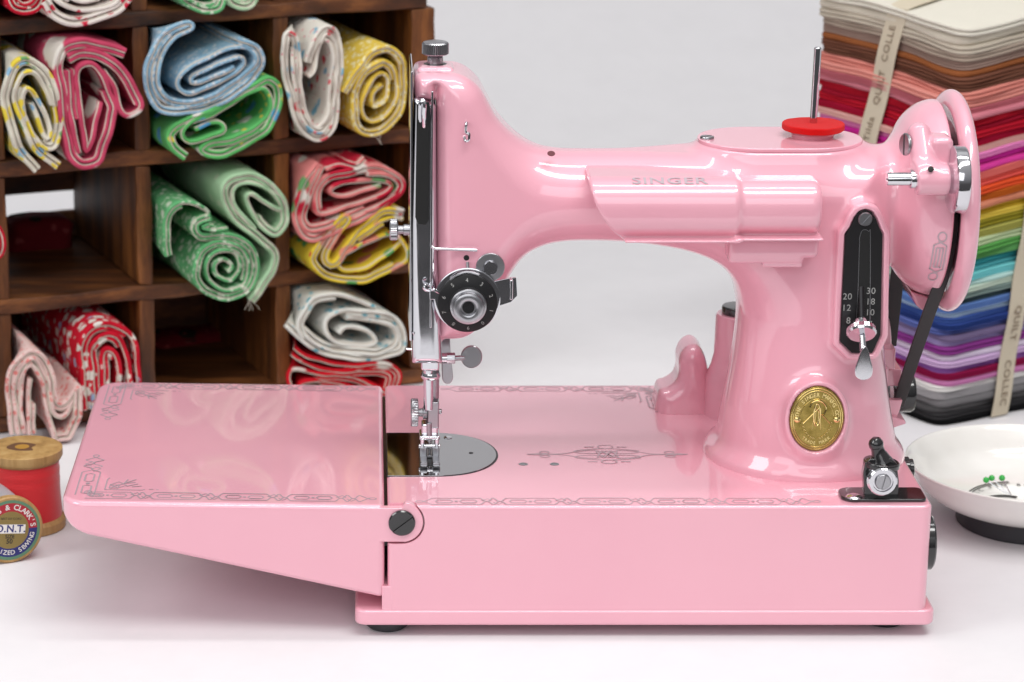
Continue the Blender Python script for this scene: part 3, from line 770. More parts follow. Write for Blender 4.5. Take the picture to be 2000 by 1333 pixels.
bm = bmesh.new(); P = [W3(828, 250, YF + .1), W3(828, 225, YF - .25), W3(829, 205, YF - .35), W3(825, 196, YF - .25), W3(821, 208, YF - .25), W3(821, 240, YF + .1)]
tube(bm, catmull(P, 5), .1, 10); finish('take_up_lever', bm, CHROME, mach)
# pink nose bar between plate and head top
bm = bmesh.new(); x0_, z0_ = fpx(808, 150); x1_, z1_ = fpx(860, 128)
bm = bmesh.new(); x0_, z0_ = fpx(812, 150); x1_, z1_ = fpx(888, 130)
box(bm, (x0_, YC - 1.0, z0_ - .3), (x1_, YC + 1.0, z1_ + .12), .3, 5); finish('screw_pad', bm, PINK, mach)
kx, kz = fpx(850, 137)
bm = bmesh.new(); lathe(bm, [(0, 0), (0, .55), (.06, .55), (.07, .5), (.07, 0)], (kx, YC, kz + .22), (0, 0, 1), 40); finish('knob_seat', bm, BLKMET, mach)
bm = bmesh.new(); zk = fpx(850, 107)[1]
lathe(bm, [(-.55, 0), (-.55, .36), (-.12, .36), (-.1, .32), (0, .42), (.02, .56), (.06, .61), (.52, .61), (.58, .55), (.62, .4), (.62, 0)], (kx, YC, zk), (0, 0, 1), 80, 0, .06, (.05, .53))
finish('pressure_knob', bm, STEEL, mach)
bm = bmesh.new(); k0 = Vector(W3(801, 449, YC)); lathe(bm, [(0, 0), (0, .26), (.3, .26), (.32, .2), (.55, .2), (.58, .45), (.62, .5), (.9, .5), (.95, .44), (.95, 0)], k0, (-1, 0, 0), 60, 0, .06, (.6, .92))
finish('face_plate_screw', bm, STEEL, mach)
# thread guides
YH = YC - 2.55
bm = bmesh.new(); P = catmull([W3(911, 240, YH + .1), W3(911, 241, YH - .3), W3(910, 258, YH - .3), W3(916, 262, YH - .3), W3(916, 273, YH - .3), W3(909, 276, YH - .25), W3(907, 268, YH - .1)], 5)
tube(bm, P, .065, 10); finish('thread_guide', bm, CHROME, mach)
bm = bmesh.new(); tube(bm, [W3(843, 482, YH - .12), W3(850, 486, YH - .15), W3(932, 489, YH - .15)], .075, 12); finish('wire_guide', bm, CHROME, mach)
bm = bmesh.new(); xo, zo = W(911, 504, YH); lathe(bm, [(0, 0), (0, .13), (.02, .13), (.02, .0)], (xo, YH + .01, zo), (0, -1, 0), 20); finish('screw_hole', bm, BLK0, mach)
bm = bmesh.new(); xo, zo = W(1078, 290, 6.0); lathe(bm, [(0, 0), (0, .18), (.02, .16), (.02, 0)], (W(1075, 290, 6.6)[0], 6.0, W(1075, 291, 6.0)[1] - .22), (0, -.6, 1), 20); finish('oil_hole', bm, mat('dark_red_hole', (.12, .02, .03), .5), mach)

# tension assembly
tx_, tz_ = W(913, 588, YH - .4)
T = thing('tension_dial', None, None); del T['label'], T['category']; T.parent = mach; T.location = Vector((tx_, YH, tz_)) * S - wloc(mach)
bm = bmesh.new(); lathe(bm, [(-.1, 0), (-.1, 1.25), (.12, 1.42), (.16, 1.50), (.24, 1.50), (.28, 1.42), (.3, 0)], (tx_, YH, tz_), (0, -1, 0), 72); finish('tension_disc', bm, CHROME, T)
bm = bmesh.new(); lathe(bm, [(.28, 0), (.28, 1.28), (.34, 1.36), (.46, 1.36), (.52, 1.30), (.66, .92), (.66, 0)], (tx_, YH, tz_ - .1), (0, -1, 0), 72); finish('number_dial', bm, mat('dial_black', (.012, .012, .013), .42, 0, 0, .25), T)
bm = bmesh.new(); lathe(bm, [(.66, .0), (.66, .84), (1.0, .82), (1.04, .76), (1.04, .72), (1.25, .68), (1.3, .6), (1.3, .44), (1.26, .36), (1.1, .34), (1.1, 0)], (tx_ + .02, YH, tz_ - .12), (0, -1, 0), 90, 0, .035, (.67, .99)); finish('tension_nut', bm, STEEL, T)
bm = bmesh.new(); lathe(bm, [(1.0, 0), (1.0, .30), (1.12, .28), (1.12, 0.0)], (tx_ + .02, YH, tz_ - .12), (0, -1, 0), 40); finish('nut_core', bm, BLACK, T)
bm = bmesh.new()
tf = lambda u, v_: (tx_ + u, YH - .53 - (1.30 - math.hypot(u, v_)) * .14 / .38 * .95 - .015, tz_ - .1 + v_)
for i, ch in enumerate('4321098765'):
    a = 92 - i * 36; arctext(bm, ch, .25, 1.12, a, a, tf, 0)
finish('dial_numbers', bm, ENGRAVE, T, sharp=None, wn=False)
bm = bmesh.new(); gx, gz = W(958, 524, YH - .2); lathe(bm, rcyl(0, .14, .66, .04), (gx, YH + .05, gz), (0, -1, 0), 40, sx_=1.0)
finish('stud_plate', bm, STEEL, T); slotscrew(T, (gx, YH - .08, gz), .34, ang=10, m=CHROME, h=.15, dome=.1, name='stud_screw')
bm = bmesh.new(); P = [W(950, 552, YH), W(1000, 541, YH), W(1008, 542, YH), W(1010, 578, YH), W(998, 590, YH), W(960, 602, YH), W(945, 602, YH)]
prism(bm, P, YH - .02, YH - .12, .03, 2)
box(bm, (W(1003, 0, YH)[0], YH - .5, W(0, 581, YH)[1]), (W(1010, 0, YH)[0], YH, W(0, 542, YH)[1]), .05)
finish('slack_regulator', bm, CHROME, T)
bm = bmesh.new(); tube(bm, catmull([W3(834, 556, YH - .5), W3(828, 562, YH - .6), W3(834, 568, YH - .5), W3(846, 566, YH - .3), W3(862, 575, YH - .2)], 5), .07, 8)
box(bm, (W(843, 0, YH)[0], YH - .25, W(0, 583, YH)[1]), (W(862, 0, YH)[0], YH - .1, W(0, 562, YH)[1]), .03); finish('check_spring', bm, CHROME, T)
bm = bmesh.new(); tube(bm, [W3(913, 512, YH - .05), W3(915, 545, YH - .3)], .07, 8); tube(bm, catmull([W3(880, 547, YH - .45), W3(893, 537, YH - .5), W3(913, 531, YH - .5), W3(936, 537, YH - .5)], 4), .05, 8); finish('tension_spring', bm, STEEL, T)

# ---- needle bar, presser bar, foot
YN = 7.3
nb = thing('needle_assembly', None, None); del nb['label'], nb['category']; nb.parent = mach; nb.location = Vector((*W(842, 700, YN)[:1], YN, ZT)) * S - wloc(mach)
def cc(bm, px0, py0, px1, py1, r, Y=YN, b=.03, n=32): cyl(bm, W3(px0, py0, Y), W3(px1, py1, Y), r, b, n)
bm = bmesh.new(); cc(bm, 846, 640, 844, 838, .31, YN); finish('presser_bar', bm, STEEL, nb)
bm = bmesh.new(); cc(bm, 836, 640, 837, 800, .23, YN - .65); finish('needle_bar', bm, CHROME, nb)
bm = bmesh.new(); x0_, z0_ = W(822, 690, YN - .7); x1_, z1_ = W(858, 722, YN - .7)
box(bm, (x0_, YN - 1.1, z1_), (x1_, YN + .4, z0_), .16, 4); cc(bm, 856, 700, 884, 700, .25, YN - .7); finish('needle_clamp_block', bm, CHROME, nb)
bm = bmesh.new(); lathe(bm, [(0, 0), (0, .42), (.12, .46), (.2, .46), (.3, .4), (.3, 0)], W3(841, 727, YN - .5), (0, 0, -1), 32); finish('collar', bm, CHROME, nb)
bm = bmesh.new(); cc(bm, 872, 700, 889, 700, .27, YN - .7, .03, 8); cc(bm, 886, 700, 908, 699, .12, YN - .7)
lathe(bm, [(-.07, 0), (-.07, .46), (-.03, .5), (.03, .5), (.07, .46), (.07, 0)], W3(921, 697, YN - .7), (0, -1, .05), 40, sx_=1.08)
prism(bm, [W(903, 704, YN - .7), W(912, 712, YN - .7), W(912, 682, YN - .7), W(903, 694, YN - .7)], YN - .76, YN - .64, .02, 2); cs = finish('clamp_screw', bm, STEEL, nb)
bm = bmesh.new(); P = catmull([W3(795, 682, YN - 1), W3(812, 684, YN - 1.2), W3(826, 690, YN - 1.2), W3(850, 688, YN - 1.1)], 5); tube(bm, P, .06, 8)
P = catmull([W3(806, 650, YN - 2.0), W3(822, 672, YN - 1.7), W3(830, 690, YN - 1.3)], 4); tube(bm, P, .03, 8); finish('thread_guide', bm, CHROME, nb)
bm = bmesh.new(); P = [W(862, 640, YN + .8), W(878, 640, YN + .8), W(880, 690, YN + .8)] + [tuple(W(874 + 11 * math.cos(a), 735 + 15 * math.sin(a), YN + .8)) for a in np.linspace(0, math.pi, 9)] + [W(862, 690, YN + .8)]
prism(bm, P, YN + .7, YN + .95, .05, 2, ang=50); finish('presser_lifter', bm, STEEL, nb)
bm = bmesh.new(); a0 = Vector(W3(834, 806, YN - .3)); lathe(bm, [(0, 0), (0, .30), (.18, .32), (.2, .2), (.38, .18), (.4, .4), (.42, .62), (.46, .66), (.72, .66), (.76, .6), (.76, 0)], a0, (-1, 0, 0), 70, 0, .06, (.43, .73)); finish('foot_thumbscrew', bm, STEEL, nb)
bm = bmesh.new(); x0_, z0_ = W(835, 780, YN - .3); x1_, z1_ = W(857, 832, YN - .3); box(bm, (x0_, YN - .75, z1_), (x1_, YN + .3, z0_), .08, 3); cc(bm, 856, 804, 863, 804, .12, YN - .4); finish('foot_clamp', bm, STEEL, nb)
bm = bmesh.new(); cc(bm, 838, 826, 839, 862, .13, YN - .75); cc(bm, 839, 860, 839, 895, .05, YN - .75); finish('needle', bm, STEEL, nb)
zfp = ZT + .1
bm = bmesh.new(); xa, xbb = W(819, 860, YN - .8)[0], W(859, 860, YN - .8)[0]; xm = (xa + xbb) / 2
box(bm, (xa, YN - .9, ZT + .95), (xbb, YN + .25, ZT + 1.15), .07, 3)
box(bm, (xa + .1, YN - .6, ZT + 1.1), (xbb - .08, YN + .2, ZT + 1.65), .1, 3)
box(bm, (xa + .05, YN - .95, ZT + .45), (xa + .24, YN - .1, ZT + 1.05), .06, 3); box(bm, (xbb - .24, YN - .95, ZT + .45), (xbb - .05, YN - .1, ZT + 1.05), .06, 3)
cyl(bm, (xa - .03, YN - .75, ZT + .62), (xbb + .03, YN - .75, ZT + .62), .12); finish('foot_hinge', bm, CHROME, nb)
bm = bmesh.new()
for (l, r_) in ((xa + .02, xm - .12), (xm + .12, xbb - .02)):
    prism(bm, [(l, ZT + .08), (r_, ZT + .08), (r_, ZT + .2), (l, ZT + .2)], YN - 2.0, YN + .3, .03, 2)
    box(bm, (l, YN - 2.25, ZT + .12), (r_, YN - 1.9, ZT + .3), .05, 2)
    box(bm, (l, YN - 1.0, ZT + .15), (r_, YN - .4, ZT + .62), .05, 2)
box(bm, (xa + .02, YN - .9, ZT + .08), (xbb - .02, YN + .3, ZT + .2), .03, 2); finish('presser_foot', bm, STEEL, nb)
bm = bmesh.new(); box(bm, (xm - .35, YN - 1.9, ZT + .03), (xm + .35, YN + .2, ZT + .07)); finish('feed_dog', bm, BLKMET, nb)

# ---- handwheel
hwx = W(1866, 395, YC)[0]; zhw = W(1866, 392, YC)[1]
bm = bmesh.new(); Rw = 5.12; pr = [(-.2, 0), (-.2, 1.4), (-.1, 3.6), (-.25, 4.05)]
for i in range(17):
    a = R(200 - 250 * i / 16 + 0); pr.append((.42 * math.cos(a), Rw - .52 + .52 * math.sin(a)))
pr += [(.28, 4.2), (.22, 3.4), (.25, 1.2), (.25, 0)]
lathe(bm, pr, (hwx - .33, YC, zhw), (1, 0, 0), 128); hw = finish('handwheel', bm, PINK, mach, sharp=50)
bm = bmesh.new(); lathe(bm, rcyl(-.75, .1, 3.1, .1), (hwx - .5, YC, zhw), (1, 0, 0), 96); finish('pulley', bm, BLKMET, hw)
# bobbin winder
YWD = 2.55
def w3(px, py, Y=YWD): return Vector(W3(px, py, Y))
def wind(x, y, z):
    a = w3(1789, 351); b = w3(1852, 351); d = smax(np.hypot(y - a[1], z - a[2]) - .68, np.maximum(a[0] - x, x - b[0]), .12)
    c = w3(1806, 335, 2.7); c2 = w3(1795, 262, 4.0)
    lo_ = np.array([c[0], c[1], c[2]]); e_ = np.array([c2[0] - c[0], c2[1] - c[1], c2[2] - c[2]]) 
    p = [x - lo_[0], y - lo_[1], z - lo_[2]]; t = np.clip((p[0] * e_[0] + p[1] * e_[1] + p[2] * e_[2]) / (e_ ** 2).sum(), 0, 1)
    q = np.sqrt(((p[0] - e_[0] * t) / 1.0) ** 2 + (p[1] - e_[1] * t) ** 2 + (p[2] - e_[2] * t) ** 2) - .52; d = smin(d, q, .45)
    g = w3(1834, 298, 3.6); q2 = sbox(x, y, z, tuple(g), (.5, .7, .8), .3); d2 = q2
    return smin(d, d2, .12)
sdfobj('winder_arm', wind, tuple(w3(1755, 400) - Vector((0, 1.2, .3))), tuple(w3(1880, 220) + Vector((0, 4.3, 0))), .07, PINK, mach)
wa = bpy.data.objects['winder_arm']
bm = bmesh.new(); cyl(bm, w3(1777, 350), w3(1791, 350), .42, .04, 40); cyl(bm, w3(1732, 350), w3(1779, 350), .29, .04, 32)
finish('bobbin_spindle', bm, CHROME, wa)
bm = bmesh.new(); p = w3(1731.5, 350); box(bm, (p.x - .01, YWD - .3, p.z - .02), (p.x + .9, YWD - .0, p.z + .03)); finish('spindle_slot', bm, BLK0, wa)
bm = bmesh.new(); c = w3(1855, 351); lathe(bm, [(-.12, 0), (-.12, .55), (0, .8), (.02, 1.36), (.1, 1.47), (.2, 1.5), (.55, 1.5), (.64, 1.44), (.66, 1.3), (.66, 0)], c, (1, 0, 0), 72); finish('winder_wheel', bm, CHROME, wa)
bm = bmesh.new(); lathe(bm, rcyl(-.02, .05, .13, .01), w3(1818, 331, YWD - .58), (0, -1, .5), 20); finish('oil_hole', bm, BLK0, wa)
bm = bmesh.new(); bm.free(); slotscrew(wa, w3(1786, 282, 3.75) + Vector((-.36, -.05, 0)), .5, (-1, -.3, .05), 8, STEEL, .1, name='pivot_screw')
# housing decals
bm = bmesh.new(); hx, hz = W(1827, 497, 4.3); L = []
t = np.linspace(0, 2 * np.pi, 17)
for sg in (1, -1): L.append(np.stack([.0 + .2 * np.cos(t) + sg * .05, sg * 1.05 + .22 * np.sin(t)], 1)); L.append([(-.1, sg * .84), (.3, sg * .62), (.3, 0)]); L.append([(.1, sg * .84), (-.3, sg * .62), (-.3, 0)])
L.append([(-.16, .5), (.16, .5), (.16, -.5), (-.16, -.5), (-.16, .5)]); L.append([(0, .5), (0, -.5)])
def bellmap(u, v_):
    x = hx + u * .9; z = hz + v_; X = (x - 0); r = 190 / 41.9 - .02
    # radius of the housing at this x from the profile
    xs_ = [p[0] for p in bp[:len(bp) // 2]]; rs_ = [p[1] for p in bp[:len(bp) // 2]]; r = float(np.interp(x, xs_, rs_)) + .02
    dz = z - zax; return (x, YC - math.sqrt(max(r * r - dz * dz, .01)), z)
L = [catmull(l, 5) if len(l) > 8 else np.concatenate([np.linspace(l[i], l[i + 1], 6) for i in range(len(l) - 1)]) for l in L]
strokes(bm, L, .07, bellmap, 0, (0, -.001, 0)); finish('housing_decal', bm, DECAL, mach, sharp=None, wn=False)

# ---- motor behind the pillar, belt
YM = 13.6
mx, mz = W(1438, 612, YM)
bm = bmesh.new(); zm0 = W(1438, 612, YM)[1]
lathe(bm, [(ZT - .1, 0), (ZT - .1, 1.55), (zm0 - 3.2, 1.5), (zm0 - 2.6, 1.25), (zm0 - 2.0, 1.12), (zm0 - .1, 1.1), (zm0, 1.02), (zm0, 0)], (mx + .1, YM, 0), (0, 0, 1), 64); mot = finish('motor_housing', bm, PINK, mach, sharp=50)
bm = bmesh.new(); lathe(bm, rcyl(0, .42, .82, .1), (mx + .1, YM, zm0 - .02), (0, 0, 1), 48); finish('motor_cap', bm, BLACK, mot)
bm = bmesh.new(); cyl(bm, (W(1500, 740, YM)[0], YM, 9.6), (W(1722, 740, YM)[0], YM, 9.6), 2.6, .5, 64); finish('motor_body', bm, PINK, mot)
cr_px = [(1286, 775), (1306, 760), (1320, 750), (1327, 733), (1328, 705), (1338, 685), (1355, 676), (1370, 684), (1380, 705), (1388, 745), (1399, 800), (1410, 860), (1290, 860)]
cd_ = polysdf(catmull([W(x, y, 13.6) for x, y in cr_px], 5, True))
a0 = W(1290, 850, 12.6); a1 = W(1410, 670, 12.6)
def crf2(x, y, z): return np.maximum(ext(cd_(x, z), y - 14.8, 1.5, .8), ZT - .1 - z)
sdfobj('motor_cradle', crf2, (a0[0] - 1.9, 11.4, ZT - .2), (a1[0] + 1.9, 18.5, a1[1] + .5), .09, PINK, mach)
def pbox(px0, py0, px1, py1, Y0, Y1, bv=.06):
    bm = bmesh.new(); a = W(px0, py1, Y0); b = W(px1, py0, Y0); box(bm, (a[0], Y0, a[1]), (b[0], Y1, b[1]), bv); return bm
finish('motor_bracket', pbox(1700, 682, 1750, 722, 10.5, 14), PINK, mot)
finish('motor_bracket', pbox(1705, 722, 1762, 755, 11.0, 14), PINK, mot)
finish('motor_bracket', pbox(1716, 718, 1736, 872, 9.6, 10.4, .1), PINK, mot)
bm = bmesh.new(); P = [W(1735, 782, 10.2), W(1763, 782, 10.2), W(1758, 800, 10.2), W(1745, 832, 10.2), W(1735, 832, 10.2)]; prism(bm, P[::-1], 10.2, 10.6, .04, 2)
P = [W(1735, 812, 9.9), W(1768, 822, 9.9), W(1770, 828, 9.9), W(1740, 838, 9.9)]; prism(bm, P[::-1], 9.9, 12, .04, 2); finish('motor_bracket', bm, PINK, mot)
bm = bmesh.new(); pc = Vector(W3(1742, 768, 13.5)); lathe(bm, [(0, 0), (0, .5), (.2, .55), (.25, .95), (.9, .95), (1.05, .85), (1.05, 0)], pc, (1, 0, 0), 48); finish('motor_pulley', bm, BLACK, mot)
def strap(name, pts, wd, th=.18):
    bm = bmesh.new(); P = [Vector(p) for p in pts]; prev = None
    for p in P:
        ring = [bm.verts.new(p + Vector((sx1 * wd / 2, sy1 * th / 2, 0))) for sx1, sy1 in ((-1, -1), (1, -1), (1, 1), (-1, 1))]
        if prev:
            for k in range(4): bm.faces.new((prev[k], prev[(k + 1) % 4], ring[(k + 1) % 4], ring[k]))
        else: bm.faces.new(ring[::-1])
        prev = ring
    bm.faces.new(prev); bmesh.ops.recalc_face_normals(bm, faces=bm.faces); bevel(bm, .03, 2); return finish(name, bm, BELT, mach)
strap('drive_belt', [W3(1858, 420, 4.6), W3(1854, 480, 4.6), W3(1838, 550, 4.9), W3(1815, 610, 6), W3(1784, 700, 8.5), W3(1752, 795, 12)], .62)
strap('drive_belt', [W3(1760, 480, 11.2), W3(1750, 560, 11.8), W3(1737, 676, 12.8)], .66)
bm = bmesh.new(); P = [W(1762, 548, 9), W(1800, 560, 9), W(1816, 570, 9), W(1800, 584, 9), W(1786, 586, 9), W(1774, 576, 9)]
prism(bm, P[::-1], 7, 10, .12, 3); finish('belt_guard', bm, PINK, mach)

# ---- bobbin winder tension bracket on the bed
bt = thing('thread_tension_bracket', None, None); del bt['label'], bt['category']; bt.parent = mach
bxx, byy = D(1722, 972, ZT); bt.location = Vector((bxx, byy, ZT)) * S - wloc(mach)
xA, yA = D(1645, 982, ZT); xB, yB = D(1797, 958, ZT); bm = bmesh.new()
plan = rrect(xA, xB, yA, yB, (.55, .3, .3, .55), 6); slab(bm, plan, ZT + .005, ZT + .16, .05, 3, ang=50); finish('foot_plate', bm, BLACK, bt)
Yb = yA + .35
P = [W(1689, 978, Yb), W(1686, 925, Yb), W(1690, 905, Yb), W(1700, 897, Yb), W(1738, 896, Yb), W(1752, 906, Yb), W(1756, 940, Yb), W(1755, 978, Yb)]
bm = bmesh.new(); prism(bm, P[::-1], Yb, Yb + .5, .06, 3); finish('upright', bm, BLACK, bt)
bm = bmesh.new(); P = [W3(1722, 902, Yb + .3), W3(1716, 885, Yb + .3), W3(1711, 868, Yb + .3)]; tube(bm, catmull(P, 4), [.5, .46, .42, .38, .33, .30, .30, .31, .32], 20)
q = Vector(P[-1]); lathe(bm, [(-.33, 0), (-.3, .18), (-.15, .31), (0, .34), (.15, .31), (.3, .18), (.33, 0)], q, (0, 0, 1), 24); lathe(bm, rcyl(-.25, .05, .82, .08), Vector(W3(1722, 902, Yb + .35)), (.1, 0, 1), 40); finish('tension_lever', bm, BLACK, bt)
dx_, dz_ = W(1724, 941, Yb - .4); bm = bmesh.new(); lathe(bm, [(0, 0), (0, .62), (.1, .68), (.22, .68), (.28, .60), (.32, .6), (.34, .66), (.44, .66), (.5, .6), (.5, .46), (.42, .44), (.42, 0)], (dx_, Yb, dz_), (0, -1, 0), 56); finish('tension_disc', bm, CHROME, bt)
slotscrew(bt, (dx_, Yb - .42, dz_), .36, ang=-14, m=STEEL, h=.1, name='disc_screw')
xs1, ys1 = D(1668, 971, ZT + .16); bm = bmesh.new(); lathe(bm, [(0, .38), (.06, .34), (.12, .2), (.14, 0)], (xs1, ys1, ZT + .16), (0, 0, 1), 32); finish('plate_screw', bm, CHROME, bt)

# right end fittings of the base
bm = bmesh.new(); c = Vector((xb1 - .05, 1.75, W(1826, 1058, 1.75)[1])); lathe(bm, [(0, 0), (0, 1.28), (.36, 1.28), (.44, 1.2), (.46, 1.0), (.46, 0)], c, (1, 0, 0), 48); finish('end_plug', bm, BLACK, mach)
bm = bmesh.new(); c = Vector((xb1 - .05, 7.2, ZT - .75)); lathe(bm, [(0, 0), (0, .6), (.35, .6), (.4, .5), (.55, .5), (.6, .4), (.6, 0)], c, (1, 0, 0), 40); finish('socket_knob', bm, BLACK, mach)

# ================================================================== SHELF
TH = R(22); U = np.array([math.cos(TH), math.sin(TH)]); NN = np.array([-math.sin(TH), math.cos(TH)])
Q0 = np.array(D(0, 872, 0.0)) + NN * 2.0
def shelf_pt(s, w_, z): p = Q0 + U * s + NN * w_; return Vector((p[0], p[1], z))
def shelf_uv(px, py, w_):
    q = Q0 + NN * w_; p = PL(px, py, q, NN); return float((p[:2] - Q0) @ U), float(p[2])
DEP = 13.0
colS = [shelf_uv(x, 450, 0)[0] for x in (-292, 0, 284, 553, 826)]
rowZ = [.5, shelf_uv(0, 602, 0)[1], shelf_uv(0, 333, 0)[1], shelf_uv(0, 55, 0)[1]]
rowZ.append(rowZ[3] * 2 - rowZ[2]); 
shelf = thing('cubby_shelf', 'dark brown wooden pigeonhole shelf full of rolled fabrics', 'shelf', tuple(shelf_pt((colS[0] + colS[-1]) / 2, DEP / 2, 0)))
def board(name, s0, s1, z0, z1, m, w0=0, w1=DEP, cuts=10):
    bm = bmesh.new(); t = bmesh.new(); bmesh.ops.create_cube(t, size=1)
    for v_ in t.verts: v_.co = Vector((s0 + (v_.co.x + .5) * (s1 - s0), w0 + (v_.co.y + .5) * (w1 - w0), z0 + (v_.co.z + .5) * (z1 - z0)))
    bevel(t, .12, 2); bmesh.ops.subdivide_edges(t, edges=[e_ for e_ in t.edges if e_.calc_length() > 2], cuts=cuts)
    rs = random.random() * 9
    for v_ in t.verts:
        c = v_.co.copy(); k = .045 * math.sin(c.x * 1.3 + c.z * 1.1 + rs) + .03 * math.sin(c.x * 3.1 - c.z * 2.7 + rs * 2)
        v_.co = shelf_pt(c.x + k, c.y + k, c.z + k)
    merge(bm, t); return finish(name, bm, m, shelf)
for i, z in enumerate(rowZ): board('shelf_board', colS[0], colS[-1] + .2, z - .42, z + .42, SHELFW)
for i, s_ in enumerate(colS):
    for j in range(4):
        th = .45 if i < 4 else .75
        board('divider' if i < 4 else 'side_panel', s_ - th, s_ + th, rowZ[j] + .42, rowZ[j + 1] - .42, SHELFV, .1)
bk = shelf_uv(80, 418, DEP)[1]; bk2 = shelf_uv(80, 378, DEP)[1]
board('back_panel', colS[0], colS[-1] + .3, .1, bk, SHELFW, DEP, DEP + .5)
board('back_panel', colS[0], colS[-1] + .3, bk2, rowZ[-1], SHELFW, DEP, DEP + .5)
board('back_panel', colS[2] - .3, colS[-1] + .3, bk + .02, bk2 - .02, SHELFW, DEP + .02, DEP + .5)

# ================================================================== FABRIC ROLLS
def Z1(l): return [(x / 2.15, y / 2.15) for x, y in l]
def Z2(l): return [(x / 1.905, y / 1.905 + 540) for x, y in l]
GRP = 'rolled fabrics in the pigeonhole shelf'
def roll(label, lines, mats, wf=-2.2, length=12.5, th=.19, lining=.06, name='rolled_fabric'):
    """lines: traced centre lines of the folded layers, in photo pixels; wf = how far the end sticks out"""
    bm = bmesh.new(); rs = random.random() * 50; allp = []
    for ln in lines:
        P2 = catmull([shelf_uv(px, py, wf) for px, py in ln], 7)
        # even resampling + small wobble
        seg = np.r_[0, np.cumsum(np.linalg.norm(np.diff(P2, axis=0), axis=1))]; n = max(int(seg[-1] / .16), 6)
        t = np.linspace(0, seg[-1], n); P = np.stack([np.interp(t, seg, P2[:, 0]), np.interp(t, seg, P2[:, 1])], 1)
        P[:, 0] += .035 * np.sin(t * 2.3 + rs); P[:, 1] += .035 * np.sin(t * 1.9 + rs * 2)
        P[:, 1] = np.maximum(P[:, 1], .3)
        T = np.gradient(P, axis=0); T /= np.maximum(np.linalg.norm(T, axis=1, keepdims=True), 1e-9); Nn = np.stack([-T[:, 1], T[:, 0]], 1)
        allp.append(P)
        k_ = max(3, n // 2); cc0 = P.mean(0); sgn = np.sum((P[:k_] - cc0) * Nn[:k_])
        if sgn > 0: Nn = -Nn                     # print outside, cream lining inside
        ci = int(np.clip(np.searchsorted(colS, cc0[0]) - 1, 0, 3)); ri = int(np.clip(np.searchsorted(rowZ, cc0[1]) - 1, 0, 3))
        Pf, Nf, tf_ = P, Nn, t
        sl0, sl1, zl0, zl1 = colS[ci] + .75, colS[ci + 1] - .75, rowZ[ri] + .6, rowZ[ri + 1] - .6
        for (o0, o1, mi, rec, fr) in ((-th / 2, th / 2, 0, 0, 1), (th / 2 - .01, th / 2 + lining, 1, .07, 1), (th / 2 + lining + .05, th / 2 + lining + .05 + th * .75, 0, .03, .62), (th * 1.25 + lining + .04, th * 1.25 + lining + .10, 1, .12, .62)):
            n = int(len(Pf) * fr)
            if n < 4: continue
            P, Nn, t = Pf[:n], Nf[:n], tf_[:n]
            depths = [0, .07, .25, 2.5, 5, 7.5, 10, length]; rings = []
            for di, dd in enumerate(depths):
                sh = .07 if di == 0 else 0      # rounded lip
                f = 1 - min(.35, dd * .012)
                wob = .09 * np.sin(t * 1.7 + rs) + .05 * np.sin(t * 4.1 + rs * 3)
                a = P + Nn * (o0 + sh); b = P + Nn * (o1 - sh)
                if dd > 1:
                    g = .12 * np.stack([np.sin(t * .9 + dd * .5 + rs), np.cos(t * 1.1 + dd * .6 + rs)], 1) * min(1, dd / 6); a = a + g; b = b + g
                    mrg = dd - 2.0 + wf + 2.2
                    if dd + wf > 0.01 or dd >= 2.5:
                        a = np.stack([np.clip(a[:, 0], sl0, sl1), np.clip(a[:, 1], zl0, zl1)], 1); b = np.stack([np.clip(b[:, 0], sl0 + .02, sl1 - .02), np.clip(b[:, 1], zl0 + .02, zl1 - .02)], 1)
                wv = wf + dd + rec + (wob if dd < 1 else 0)
                rings.append(([bm.verts.new(shelf_pt(p[0], wv[i] if hasattr(wv, '__len__') else wv, p[1])) for i, p in enumerate(a)],
                              [bm.verts.new(shelf_pt(p[0], wv[i] if hasattr(wv, '__len__') else wv, p[1])) for i, p in enumerate(b)]))
            for k in range(n - 1):
                bm.faces.new((rings[0][0][k], rings[0][1][k], rings[0][1][k + 1], rings[0][0][k + 1])).material_index = mi
                for q in range(len(rings) - 1):
                    A, B = rings[q], rings[q + 1]
                    mj = mi if q < 1 else 0
                    bm.faces.new((A[0][k + 1], B[0][k + 1], B[0][k], A[0][k])).material_index = mj
                    bm.faces.new((A[1][k], B[1][k], B[1][k + 1], A[1][k + 1])).material_index = mj
            for q in range(len(rings) - 1):
                A, B = rings[q], rings[q + 1]
                for k in (0, -1): bm.faces.new((A[0][k], A[1][k], B[1][k], B[0][k])).material_index = mi
    bmesh.ops.recalc_face_normals(bm, faces=bm.faces)
    allp = np.concatenate(allp); c = allp.mean(0)
    o = finish(name, bm, mats, None, shelf_pt(c[0], wf + length / 2, allp[:, 1].min()), sharp=70, wn=False)
    tag(o, label, 'fabric roll', GRP); return o
WH = (.80, .76, .69)
F_BLUE = fabric('blue_print', (.27, .46, .60), [((.62, .66, .68), 1.7, .30), ((.42, .56, .68), 2.6, .3)], 110)
F_GREEN = fabric('green_print', (.12, .48, .14), [(WH, .55, .28), ((.75, .62, .10), 1.2, .16), ((.10, .35, .60), .5, .16)], 70)
F_YB = fabric('yellow_floral', (.74, .71, .60), [((.82, .65, .07), .9, .42), ((.18, .42, .16), 1.0, .2), ((.28, .50, .68), .8, .2)], 70)
F_ROSE = fabric('rose_print', (.58, .07, .14), [(WH, .38, .33)], 70)
F_WRED = fabric('white_red_floral', (.80, .76, .68), [((.72, .10, .12), 1.0, .22), ((.20, .45, .60), .7, .18), ((.75, .25, .28), 2.0, .12)], 80)
F_YEL = fabric('yellow_check', (.78, .56, .08), [((.84, .76, .44), 1.9, .33)], 110)
F_LG = fabric('pale_green', (.42, .64, .40), [((.58, .70, .50), .9, .3)], 90)
